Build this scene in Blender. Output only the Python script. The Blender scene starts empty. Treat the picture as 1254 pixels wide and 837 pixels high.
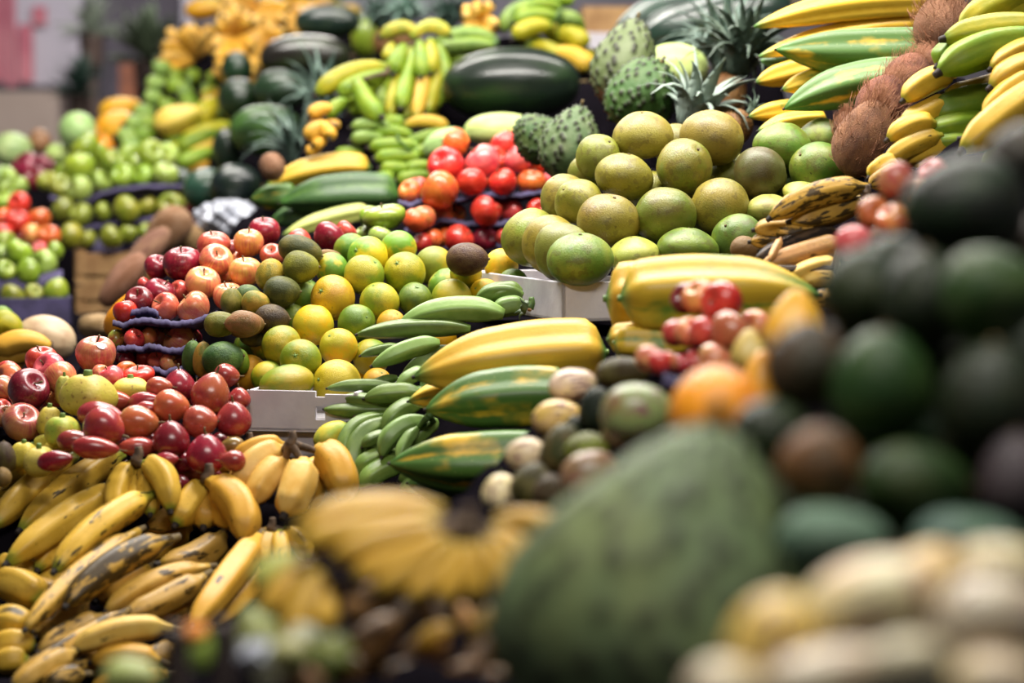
import bpy, math, random
import numpy as np
from mathutils import Vector, Matrix, Quaternion
RND = random.Random(11)
F = 1254 * 85 / 36.0
CAM = Vector((0, 0, 1.5)); PITCH = math.atan((418.5 - 200) / F)
FW = Vector((0, math.cos(PITCH), -math.sin(PITCH))); UP = Vector((0, math.sin(PITCH), math.cos(PITCH))); RT = Vector((1, 0, 0))
SC = bpy.context.scene; COL = SC.collection

def W(px, py, d):
    return CAM + FW * d + RT * ((px - 627) / F * d) + UP * (-(py - 418.5) / F * d)

REG = dict(A=(0, 0, 3.9125), B=(300, 0, 3.9125), C=(600, 0, 3.9125), D=(900, 0, 3.542), E=(0, 200, 3.9125), F=(300, 200, 3.9125),
           G=(600, 200, 3.9125), H=(900, 200, 3.542), I=(0, 400, 3.9125), J=(300, 400, 3.9125), K=(600, 400, 3.9125), L=(900, 400, 3.542),
           M=(0, 600, 3.531), N=(300, 600, 3.531), O=(600, 600, 3.531), P=(900, 600, 3.531), Q=(180, 0, 4.475), R=(370, 0, 4.475),
           S=(0, 360, 6.245), T=(380, 430, 4.81), U=(160, 740, 4.18), X=(0, 0, 1.0))
def rx(reg, x, y):
    a = REG[reg]; return a[0] + x / a[2], a[1] + y / a[2]

def lin(h):
    h = h.lstrip('#'); v = [int(h[i:i + 2], 16) / 255 for i in (0, 2, 4)]
    return [c / 12.92 if c <= .04045 else ((c + .055) / 1.055) ** 2.4 for c in v]

# ------------------------------------------------------------------ materials
class NT:
    def __init__(s, name):
        s.m = bpy.data.materials.new(name); s.m.use_nodes = True
        s.t = s.m.node_tree; s.n = s.t.nodes; s.l = s.t.links; s.b = s.n['Principled BSDF']
    def new(s, k, **kw):
        n = s.n.new(k)
        for a, v in kw.items(): setattr(n, a, v)
        return n
    def put(s, sock, v):
        if hasattr(v, 'is_linked') or isinstance(v, bpy.types.NodeSocket): s.l.new(v, sock)
        else: sock.default_value = v
    def math(s, op, a, b=0.0, clamp=False):
        n = s.new('ShaderNodeMath', operation=op); n.use_clamp = clamp
        s.put(n.inputs[0], a); s.put(n.inputs[1], b); return n.outputs[0]
    def vmath(s, op, a, b):
        n = s.new('ShaderNodeVectorMath', operation=op); s.put(n.inputs[0], a)
        if b is not None: s.put(n.inputs[1], b)
        return n.outputs[0]
    def mix(s, f, a, b):
        n = s.new('ShaderNodeMix', data_type='RGBA'); s.put(n.inputs[0], f)
        for k, v in ((6, a), (7, b)):
            if isinstance(v, (list, tuple)) and len(v) == 3: v = (*v, 1)
            s.put(n.inputs[k], v)
        return n.outputs[2]
    def noise(s, vec, scale, detail=3, rough=.55, dist=0):
        n = s.new('ShaderNodeTexNoise'); s.put(n.inputs['Vector'], vec); n.inputs['Scale'].default_value = scale
        n.inputs['Detail'].default_value = detail; n.inputs['Roughness'].default_value = rough; n.inputs['Distortion'].default_value = dist
        return n.outputs['Fac']
    def ramp(s, f, lo, hi):
        n = s.new('ShaderNodeMapRange'); n.interpolation_type = 'SMOOTHSTEP'; s.put(n.inputs[0], f)
        n.inputs[1].default_value = lo; n.inputs[2].default_value = hi; return n.outputs[0]
    def attr(s, name, typ='GEOMETRY'):
        return s.new('ShaderNodeAttribute', attribute_name=name, attribute_type=typ)

def fruit_mat(name, scale=1.2, lo=.4, hi=.62, streak=0.0, spots=None, spotcol='#3a2a18', patch=False, end=None, ridge=None, rough=.4,
              bump=(40, .15), coat=.0, gcol=None, tcol=None, veins=None):
    m = NT(name); fc = m.attr('fc').outputs['Vector']; oi = m.new('ShaderNodeObjectInfo')
    off = m.math('MULTIPLY', oi.outputs['Random'], 71.0)
    vec = m.vmath('ADD', fc, off)
    A = oi.outputs['Color']; B = m.attr('col2', 'OBJECT').outputs['Color']
    n1 = m.ramp(m.noise(vec, scale, 3), lo, hi)
    c = m.mix(n1, A, B)
    if streak:
        xy = m.vmath('MULTIPLY', fc, (1, 1, 0)); nz = m.vmath('NORMALIZE', xy, None)
        sv = m.vmath('ADD', m.vmath('ADD', nz, m.vmath('MULTIPLY', fc, (0, 0, .12))), off)
        s1 = m.ramp(m.noise(sv, 9, 3, .7), .42, .66)
        c = m.mix(m.math('MULTIPLY', s1, streak), c, m.mix(.65, A, B) if False else B)
        lt = m.ramp(m.noise(vec, 22, 1), .66, .74)
        c = m.mix(m.math('MULTIPLY', lt, .35), c, lin('#f0d090'))
    if veins:
        vv = m.vmath('MULTIPLY', vec, (3.0, 3.0, .55)); v1 = m.noise(vv, 1.6, 3, .6, .6)
        c = m.mix(m.ramp(v1, .54, .6), c, lin(veins))
    if ridge:   # (colour in grooves)
        g = m.attr('g').outputs['Fac']
        gg = m.ramp(m.math('ADD', g, m.math('MULTIPLY', m.math('SUBTRACT', m.noise(vec, .9, 3), .5), 2.6)), .6, 1.35)
        c = m.mix(gg, c, B) if ridge == 'B' else m.mix(gg, c, lin(ridge))
    if gcol:
        c = m.mix(m.attr('g').outputs['Fac'], c, lin(gcol))
    if end:     # greenish ends along t
        t = m.attr('t').outputs['Fac']; lo_, hi_, ecol = end
        e1 = m.ramp(t, lo_, 0.0); e2 = m.ramp(t, hi_, 1.0)
        e = m.math('MAXIMUM', e1, e2)
        ef = m.math('MULTIPLY', e, m.attr('endf', 'OBJECT').outputs['Fac'])
        c = m.mix(ef, c, lin(ecol))
    if spots:
        sc_, th, amt = spots
        s2 = m.ramp(m.noise(vec, sc_, 2, .5), th, th + .05)
        c = m.mix(m.math('MULTIPLY', s2, amt), c, lin(spotcol))
    if patch:
        pv = m.vmath('MULTIPLY', vec, (1.2, 1.2, .45)); p = m.noise(pv, 1.5, 5, .62)
        amt = m.attr('spot', 'OBJECT').outputs['Fac']
        thr = m.math('SUBTRACT', .82, m.math('MULTIPLY', amt, .34))
        pf = m.new('ShaderNodeMapRange'); m.put(pf.inputs[0], p); m.put(pf.inputs[1], thr); m.put(pf.inputs[2], m.math('ADD', thr, .035))
        c = m.mix(m.math('MULTIPLY', pf.outputs[0], .9), c, lin('#120c09'))
        p2 = m.ramp(m.noise(vec, 5.5, 2), .69, .74)
        c = m.mix(m.math('MULTIPLY', p2, m.math('MULTIPLY', amt, 1.5, True)), c, lin('#3a2416'))
    m.put(m.b.inputs['Base Color'], c)
    rr = m.math('ADD', rough - .08, m.math('MULTIPLY', m.noise(vec, 6, 3), .16)); m.put(m.b.inputs['Roughness'], rr)
    if coat: m.b.inputs['Coat Weight'].default_value = coat; m.b.inputs['Coat Roughness'].default_value = .22
    m.b.inputs['Specular IOR Level'].default_value = .42
    bn = m.new('ShaderNodeBump'); bn.inputs['Strength'].default_value = bump[1]; bn.inputs['Distance'].default_value = .004
    m.put(bn.inputs['Height'], m.noise(vec, bump[0], 3, .6)); m.l.new(bn.outputs[0], m.b.inputs['Normal'])
    return m.m

def plain(name, c, rough=.7, c2=None, scale=20, bump=.2, coat=0, metal=0):
    m = NT(name); tc = m.new('ShaderNodeTexCoord').outputs['Object']
    n = m.noise(tc, scale, 4)
    m.put(m.b.inputs['Base Color'], m.mix(m.ramp(n, .35, .65), lin(c), lin(c2 or c)))
    m.b.inputs['Roughness'].default_value = rough; m.b.inputs['Coat Weight'].default_value = coat; m.b.inputs['Metallic'].default_value = metal
    bn = m.new('ShaderNodeBump'); bn.inputs['Strength'].default_value = bump; bn.inputs['Distance'].default_value = .003
    m.put(bn.inputs['Height'], m.noise(tc, scale * 4, 3)); m.l.new(bn.outputs[0], m.b.inputs['Normal'])
    return m.m

M = dict(
    apple=fruit_mat('apple_skin', .9, .38, .7, streak=.8, rough=.3, bump=(30, .05), coat=.25),
    citrus=fruit_mat('citrus_peel', .75, .43, .58, spots=(9, .7, .5), spotcol='#4a4a20', rough=.42, bump=(24, .35), coat=.08),
    pomelo=fruit_mat('grapefruit_peel', 1.1, .36, .7, spots=(3.2, .56, .4), spotcol='#54451e', rough=.42, bump=(20, .25), coat=.05, patch=True),
    tamarillo=fruit_mat('tamarillo_skin', .9, .38, .68, spots=(7, .68, .35), spotcol='#5a2420', rough=.26, bump=(8, .06), coat=.35),
    dark=fruit_mat('avocado_skin', 1.2, .4, .66, spots=(12, .64, .35), spotcol='#6a6a38', rough=.42, bump=(14, .5), coat=.1),
    pepino=fruit_mat('pepino_skin', .9, .4, .7, rough=.38, bump=(10, .05), coat=.1, veins='#6e3a4c'),
    quince=fruit_mat('quince_skin', 1.0, .38, .7, spots=(6, .63, .75), spotcol='#7a5a2c', rough=.5, bump=(8, .2)),
    banana=fruit_mat('banana_peel', .8, .35, .7, end=(.2, .9, '#6f8a2e'), patch=True, rough=.42, bump=(6, .1)),
    green=fruit_mat('plantain_peel', .7, .35, .7, end=(.1, .97, '#7da048'), rough=.4, bump=(5, .08), spots=(6, .7, .3), spotcol='#22381a'),
    babaco=fruit_mat('papaya_peel', .55, .54, .74, end=(.06, .86, '#4c7a34'), ridge='B', rough=.42, bump=(16, .12), spots=(9, .68, .22), spotcol='#b9c070'),
    melon=fruit_mat('watermelon_rind', 1.0, .4, .68, ridge='#1c3a1e', rough=.3, bump=(10, .05), coat=.15),
    palemelon=fruit_mat('pale_melon_rind', 1.4, .4, .68, rough=.45, bump=(16, .2)),
    soursop=fruit_mat('soursop_skin', 1.6, .36, .7, rough=.6, bump=(16, .3), gcol='#1e1c10'),
    coconut=fruit_mat('coconut_husk', 2.2, .35, .68, streak=.5, rough=.85, bump=(26, 1.0)),
    fibre=plain('husk_fibre', '#8a5a40', .85, '#b07d5c', 60),
    leaf=fruit_mat('pineapple_leaf', 1.0, .35, .68, rough=.5, bump=(6, .1)),
    pine=fruit_mat('pineapple_skin', 1.3, .35, .68, rough=.6, bump=(12, .4), gcol='#4a3a1c'),
    yam=fruit_mat('brown_root_skin', 1.4, .35, .68, spots=(6, .62, .4), rough=.8, bump=(10, .7)),
    stem=plain('dry_stem', '#4a3a22', .8, '#6b5a30', 90),
    greenstem=plain('green_stem', '#6f8c3a', .6, '#4f6a2c', 90),
    blacktip=plain('black_banana_tip', '#17110d', .8, '#2e2218', 120),
    crown=plain('banana_crown', '#3a2c20', .8, '#6a5440', 60),
    greencrown=plain('green_banana_crown', '#5a7a34', .6, '#3c5a26', 60),
    tray=plain('purple_tray_card', '#332d4a', .8, '#423b5e', 25, .4),
    white=plain('white_card', '#c9c6cb', .75, '#b5b0b8', 9, .3),
    greycard=plain('grey_card', '#8f8c92', .8, '#a7a3aa', 9, .3),
    wood=plain('pale_crate_wood', '#b08b5c', .8, '#8f6a42', 12, .5),
    darkwood=plain('dark_wood', '#4a3a34', .8, '#352822', 12, .5),
    cloth=None,
    shade_sheet_=plain('gap_shade_black', '#0c0a0c', 1.0, '#141016', 8, .3),
    floor=plain('floor_tile', '#6e6a66', .7, '#5a5652', 3, .2),
    wall=plain('hall_wall_paint', '#8b8794', .85, '#9d99a4', 1.2, .1),
    beige=plain('beige_panel', '#9b8b83', .85, '#a89890', 1.5, .1),
    bag=plain('white_plastic', '#9a9eaa', .4, '#b8bcc8', 12, .3, coat=.3),
    sticker=plain('white_sticker', '#dfe3ee', .5),
    cabbage=fruit_mat('pale_leaf', 2.0, .35, .68, rough=.5, bump=(6, .3)),
)

M['cloth'] = M.pop('shade_sheet_'); _t = M['cloth'].node_tree; _d = _t.nodes.new('ShaderNodeBsdfDiffuse'); _d.inputs[0].default_value = (.006, .005, .007, 1); _t.links.new(_d.outputs[0], _t.nodes['Material Output'].inputs[0])  # near-black diffuse paints the shade seen in gaps between fruit
M['banana'].node_tree.nodes['Principled BSDF'].inputs['Specular IOR Level'].default_value = .25
# ------------------------------------------------------------------ mesh makers
def mkmesh(name, vs, fs, mat, t=None, g=None, fc=None, smooth=True):
    me = bpy.data.meshes.new(name); me.from_pydata([tuple(v) for v in vs], [], fs)
    if smooth: me.polygons.foreach_set('use_smooth', [True] * len(me.polygons))
    n = len(vs)
    def put(nm, typ, fld, data):
        a = me.attributes.new(nm, typ, 'POINT'); a.data.foreach_set(fld, data)
    put('t', 'FLOAT', 'value', list(t) if t is not None else [.5] * n)
    put('g', 'FLOAT', 'value', list(g) if g is not None else [0.] * n)
    f = fc if fc is not None else vs
    put('fc', 'FLOAT_VECTOR', 'vector', [c for v in f for c in v])
    me.materials.append(mat); me.update(); return me

def surf(fn, nu, nv):
    """fn(u angle, v 0..1) -> (pos, g, fc or None); poles at both ends"""
    vs, t, g, fc = [], [], [], []
    def add(r, v):
        p, gg, f = r; vs.append(p); t.append(v); g.append(gg); fc.append(f if f is not None else p)
    add(fn(0, 0.0), 0.0)
    for j in range(1, nv):
        for i in range(nu): add(fn(2 * math.pi * i / nu, j / nv), j / nv)
    add(fn(0, 1.0), 1.0)
    fs = []
    for i in range(nu):
        k = (i + 1) % nu
        fs.append((0, 1 + k, 1 + i))
        for j in range(nv - 2):
            a = 1 + j * nu; b = a + nu
            fs.append((a + i, a + k, b + k, b + i))
        a = 1 + (nv - 2) * nu
        fs.append((a + i, a + k, len(vs) - 1))
    return vs, fs, t, g, fc

def blob(rf, nu=32, nv=22):
    """rf(th, ph) -> (r, z) : th 0 top..pi"""
    def fn(u, v):
        th = math.pi * v; r, z, g = rf(th, u)
        return (r * math.cos(u), r * math.sin(u), z), g, None
    return surf(fn, nu, nv)

def tubepts(pts, radii, nu=12, ridges=0, ramp=0.0, flat=1.0, phase=0.0, caps=True):
    """closed tube along pts with radii; returns mesh pieces"""
    n = len(pts); P = [Vector(p) for p in pts]
    T = [(P[min(i + 1, n - 1)] - P[max(i - 1, 0)]).normalized() for i in range(n)]
    N = T[0].orthogonal().normalized(); fr = []
    for i in range(n):
        N = (N - T[i] * N.dot(T[i])); N = N.normalized() if N.length > 1e-6 else T[i].orthogonal().normalized()
        fr.append((N.copy(), T[i].cross(N)))
    L = [0]
    for i in range(1, n): L.append(L[-1] + (P[i] - P[i - 1]).length)
    rm = max(radii)
    vs, fs, t, g, fc = [], [], [], [], []
    for i in range(n):
        for k in range(nu):
            u = 2 * math.pi * k / nu; c = 0.0
            if ridges:
                w = math.cos(ridges * u / 2 + phase); c = 1 - 2 * abs(w) ** 1.0      # crease at |w|=1 groove, sharp crest variant
                c = math.cos(ridges * (u + phase))
            r = radii[i] * (1 + ramp * c)
            vs.append(P[i] + fr[i][0] * (r * math.cos(u)) + fr[i][1] * (r * math.sin(u)))
            t.append(L[i] / L[-1]); g.append(-c); fc.append((math.cos(u), math.sin(u), L[i] / rm * .8))
    for i in range(n - 1):
        for k in range(nu):
            a = i * nu; b = a + nu; k2 = (k + 1) % nu
            fs.append((a + k, a + k2, b + k2, b + k))
    fs.append(tuple(range(nu - 1, -1, -1))); fs.append(tuple((n - 1) * nu + k for k in range(nu)))
    return vs, fs, t, g, fc

def merge(lst):
    vs, fs, t, g, fc = [], [], [], [], []
    for a in lst:
        o = len(vs); vs += list(a[0]); fs += [tuple(i + o for i in f) for f in a[1]]; t += list(a[2]); g += list(a[3]); fc += list(a[4])
    return vs, fs, t, g, fc

def lump(th, ph, s, a):
    return 1 + a * (math.sin(2 * ph + s) * math.sin(th) * .5 + math.sin(3 * ph + 2 * th + s * 1.7) * .3 * math.sin(th) + math.cos(3 * th + s) * .3)

PROTO = {}
def proto(kind, builds):      # list of variants: each list of (part name or None, mesh)
    PROTO[kind] = builds

def rod(p0, p1, r0, r1, nu=8, mid=None):
    P0, P1 = Vector(p0), Vector(p1); m = (P0 + P1) / 2 + (Vector(mid) if mid else Vector((0, 0, 0)))
    pts = [P0.lerp(m, k / 3) if k < 3 else m.lerp(P1, (k - 3) / 3) for k in range(7)]
    return tubepts(pts, [r0 + (r1 - r0) * k / 6 for k in range(7)], nu)

def build_protos():
    # apple
    for kind, conic, n in (('apple', .1, 3), ('tallapple', .2, 2)):
        vv = []
        for s in range(n):
            def rf(th, ph, s=s):
                z = math.cos(th) * .9; r = math.sin(th) * (1 + conic * math.cos(th)) * .97
                z -= .34 * math.exp(-(th / .34) ** 2); z += .16 * math.exp(-((math.pi - th) / .3) ** 2)
                k = lump(th, ph, s * 2.1, .05); lob = 1 + .03 * math.cos(5 * ph) * max(0, -math.cos(th)) ** 2
                return r * k * lob, z * (1 + .02 * math.cos(5 * ph) * (math.cos(th) < -.5)), 0
            body = mkmesh('apple_skin', *mm(blob(rf, 36, 28)), M['apple'])
            st = mkmesh('apple_stem', *mm(rod((0, 0, .52), (.12 + .05 * s, .04, .98), .035, .055, 7, (.03, 0, 0))), M['stem'])
            cal = mkmesh('apple_calyx', *mm(merge([rod((.0, 0, -.73), (.09 * math.cos(a), .09 * math.sin(a), -.8), .04, .012, 5) for a in [k * 1.2566 for k in range(5)]])), M['stem'])
            vv.append([(None, body), ('stem', st), ('calyx', cal)])
        proto(kind, vv)
    # citrus
    vv = []
    for s in range(4):
        def rf(th, ph, s=s):
            k = lump(th, ph, s * 1.9, .035)
            nip = .05 * math.exp(-((math.pi - th) / .22) ** 2) * (1 if s % 2 else .3)
            z = math.cos(th) * .97 * k - nip - (.06 * math.exp(-(th / .2) ** 2))
            return math.sin(th) * .985 * k * (1 + .015 * math.cos(8 * ph) * max(0, math.cos(th)) ** 3), z, 0
        body = mkmesh('citrus_peel', *mm(blob(rf, 36, 26)), M['citrus'])
        bt = mkmesh('citrus_button', *mm(merge([rod((0, 0, .86), (0, 0, .95), .08, .05, 8)] + [rod((0, 0, .91), (.15 * math.cos(a), .15 * math.sin(a), .91), .035, .02, 5) for a in [k * 1.2566 for k in range(5)]])), M['greenstem'])
        vv.append([(None, body), ('stem_button', bt)])
    proto('citrus', vv)
    vv = []
    for s in range(4):
        def rf(th, ph, s=s):
            k = lump(th, ph, s * 1.3, .06)
            z = math.cos(th) * .95 * k + .05 * math.exp(-(th / .5) ** 2) - .07 * math.exp(-(th / .18) ** 2)
            return math.sin(th) * k * (1 - .05 * math.cos(th)), z, 0
        body = mkmesh('grapefruit_peel', *mm(blob(rf, 40, 28)), M['pomelo'])
        bt = mkmesh('grapefruit_scar', *mm(merge([rod((0, 0, .84), (0, 0, .96), .07, .05, 8)])), M['stem'])
        vv.append([(None, body), ('stem_scar', bt)])
    proto('pomelo', vv)
    vv = []
    for s in range(3):
        def rf(th, ph, s=s):
            k = lump(th, ph, s, .02); c = math.cos(th)
            r = math.sin(th) ** 1.05 * (1 - .16 * c - .10 * max(0, c) ** 2)
            return r * k, c + .02, 0
        body = mkmesh('tamarillo_skin', *mm(blob(rf, 32, 26)), M['tamarillo'])
        st = mkmesh('tamarillo_stem', *mm(merge([rod((0, 0, .96), (.06, .02, 1.35), .07, .05, 8, (.03, 0, 0)), rod((0, 0, .94), (0, 0, 1.02), .16, .1, 8)])), M['stem'])
        vv.append([(None, body), ('stem', st)])
    proto('tamarillo', vv)
    vv = []
    for s in range(3):
        def rf(th, ph, s=s):
            k = lump(th, ph, s * 2.7, .05); c = math.cos(th)
            return math.sin(th) * (1 - .13 * c) * k * .97, c, 0
        body = mkmesh('avocado_skin', *mm(blob(rf, 32, 24)), M['dark'])
        st = mkmesh('avocado_stem', *mm(rod((0, 0, .95), (.01, .01, 1.06), .1, .07, 8)), M['stem'])
        vv.append([(None, body), ('stem_button', st)])
    proto('dark', vv); M['dark'].node_tree.nodes['Principled BSDF'].inputs['Specular IOR Level'].default_value = .2; M['dark'].node_tree.nodes['Principled BSDF'].inputs['Coat Weight'].default_value = .04
    vv = []
    for s in range(3):
        def rf(th, ph, s=s):
            k = lump(th, ph, s * 2.2, .03); c = math.cos(th)
            return math.sin(th) * (1 - .1 * c) * k, c, 0
        body = mkmesh('pepino_skin', *mm(blob(rf, 32, 24)), M['pepino'])
        st = mkmesh('pepino_calyx', *mm(merge([rod((0, 0, .95), (.02, .03, 1.12), .05, .04, 8)] + [rod((0, 0, .97), (.3 * math.cos(a), .3 * math.sin(a), .93), .05, .015, 5) for a in [k * 1.2566 for k in range(5)]])), M['greenstem'])
        vv.append([(None, body), ('calyx', st)])
    proto('pepino', vv)
    vv = []
    for s in range(3):
        def rf(th, ph, s=s):
            k = lump(th, ph, s * 2.2, .1); c = math.cos(th); a = 1 + .07 * math.cos(4 * ph + s) * math.sin(th)
            return math.sin(th) ** .9 * (1 - .06 * c) * k * a, c * .95 * k - .12 * math.exp(-(th / .3) ** 2), 0
        body = mkmesh('quince_skin', *mm(blob(rf, 40, 28)), M['quince'])
        st = mkmesh('quince_stem', *mm(rod((0, 0, .72), (.03, .03, 1.12), .2, .15, 9, (.02, 0, 0))), M['greenstem'])
        vv.append([(None, body), ('stem', st)])
    proto('quince', vv)
    vv = []
    for s in range(3):
        def rf(th, ph, s=s):
            k = lump(th, ph, s * 2.2, .02); c = math.cos(th)
            g = abs((ph * 9 / math.pi + .25 * math.sin(9 * th + s)) % 1 - .5) * 2.6 - .9
            return math.sin(th) ** .86 * k * (1 + .012 * math.cos(10 * ph)), c * .98, g
        body = mkmesh('watermelon_rind', *mm(blob(rf, 48, 32)), M['melon'])
        st = mkmesh('watermelon_stem', *mm(rod((0, 0, .95), (.05, .03, 1.08), .05, .035, 8)), M['stem'])
        vv.append([(None, body), ('stem_scar', st)])
    proto('watermelon', vv)
    def rf(th, ph):
        k = lump(th, ph, 2.2, .03); return math.sin(th) ** .9 * k * (1 + .015 * math.cos(10 * ph)), math.cos(th) * .98, 0
    proto('palemelon', [[(None, mkmesh('melon_rind', *mm(blob(rf, 40, 28)), M['palemelon'])), ('stem_scar', mkmesh('melon_stem', *mm(rod((0, 0, .95), (.03, 0, 1.05), .06, .05, 8)), M['stem']))]])
    # soursop
    for kind_, NS, amp in (('soursop', 150, .105), ('gsoursop', 260, .03)):
      vv = []
      for s in range(2):
        N = NS; ga = math.pi * (3 - math.sqrt(5)); sp = []
        rr = random.Random(s)
        for i in range(N):
            z = max(-.99, min(.99, 1 - 2 * (i + .5) / N + rr.uniform(-.02, .02))); a = ga * i + rr.uniform(-.22, .22); q = math.sqrt(1 - z * z); sp.append((q * math.cos(a), q * math.sin(a), z))
        SP = np.array(sp)
        def rf(th, ph, s=s, SP=SP, amp=amp):
            d = np.array((math.sin(th) * math.cos(ph), math.sin(th) * math.sin(ph), math.cos(th)))
            dist = math.acos(min(1, float((SP @ d).max()))); f = max(0, 1 - dist / (1.6 / math.sqrt(N)))
            k = lump(th, ph, s * 3 + 1, .09); c = math.cos(th)
            r = math.sin(th) * (1 - (.2 if amp > .05 else .36) * c) * k; z = c * k
            rad = 1 + amp * f ** 1.5
            return r * rad * .92, z * rad * .95, min(1, f * 1.5) ** 1.6
        body = mkmesh('soursop_skin', *mm(blob(rf, 100, 70)), M['soursop'])
        st = mkmesh('soursop_stem', *mm(rod((0, 0, .84), (.05, .02, 1.12), .06, .045, 8)), M['stem'])
        vv.append([(None, body), ('stem', st)])
      proto(kind_, vv)
    # coconut
    vv = []
    for s in range(2):
        def rf(th, ph, s=s):
            k = lump(th, ph, s * 2.2 + 1, .08); c = math.cos(th); return math.sin(th) * k * (1 - .15 * c), c * .98, 0
        body = mkmesh('coconut_husk', *mm(blob(rf, 32, 24)), M['coconut'])
        rr = random.Random(5 + s); tb = []
        for i in range(420):
            th = math.acos(rr.uniform(-.9, 1)) if i % 3 else rr.uniform(0, .7); ph = rr.uniform(0, 6.28)
            r, z, _ = rf(th, ph); p = Vector((r * math.cos(ph), r * math.sin(ph), z)) * .98
            d = Vector((rr.uniform(-.3, .3), rr.uniform(-.3, .3), .5)) + p.normalized() * rr.uniform(.1, .5)
            ln = rr.uniform(.2, .6); q = p + d.normalized() * ln
            tb.append(rod(p, q, .011, .005, 3, tuple(p.normalized() * rr.uniform(.0, .1))))
        fb = mkmesh('coconut_fibres', *mm(merge(tb)), M['fibre'])
        vv.append([(None, body), ('husk_fibres', fb)])
    proto('coconut', vv)
    vv = []
    for s in range(2):
        def rf(th, ph, s=s):
            k = lump(th, ph, s * 2.2 + 2, .16); c = math.cos(th); return math.sin(th) ** .8 * k, c + .0, 0
        vv.append([(None, mkmesh('root_skin', *mm(blob(rf, 28, 24)), M['yam']))])
    proto('yam', vv)
    # ridged lobed pear-papaya
    def rf(th, ph):
        c = math.cos(th); return math.sin(th) * (1 - .34 * c) * (1 + .05 * math.cos(5 * ph)), c, math.cos(5 * ph) * -1
    proto('smallpapaya', [[(None, mkmesh('papaya_peel', *mm(blob(rf, 40, 24)), M['babaco'])), ('stem', mkmesh('papaya_stem', *mm(rod((0, 0, .93), (0, 0, 1.1), .1, .08, 8)), M['greenstem']))]])

def mm(x):
    return x[0], x[1]
class _M: pass
_mk = mkmesh
def mkmesh(name, vs, fs, mat, t=None, g=None, fc=None, smooth=True):
    return _mk(name, vs, fs, mat, t, g, fc, smooth)
_cache = {}
def mm(x):      # carry t, g, fc through a side channel so that mkmesh(name, *mm(x), mat) stays short
    vs = list(x[0]); _cache['last'] = x; return vs, x[1]
def mkmesh(name, vs, fs, mat, t=None, g=None, fc=None, smooth=True):
    x = _cache.pop('last', None)
    if x is not None and t is None and len(x[2]) == len(vs): t, g, fc = x[2], x[3], x[4]
    return _mk(name, vs, fs, mat, t, g, fc, smooth)
build_protos()

# ------------------------------------------------------------------ objects
def link(name, data, parent=None):
    o = bpy.data.objects.new(name, data); COL.objects.link(o)
    if parent is not None: o.parent = parent
    return o
def meta(o, label, cat, group=None, kind=None):
    if label: o['label'] = label
    if cat: o['category'] = cat
    if group: o['group'] = group
    if kind: o['kind'] = kind
def tint(o, a, b, endf=1.0, spot=0.0):
    o.color = (*lin(a), 1); o['col2'] = lin(b); o['endf'] = float(endf); o['spot'] = float(spot)

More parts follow.
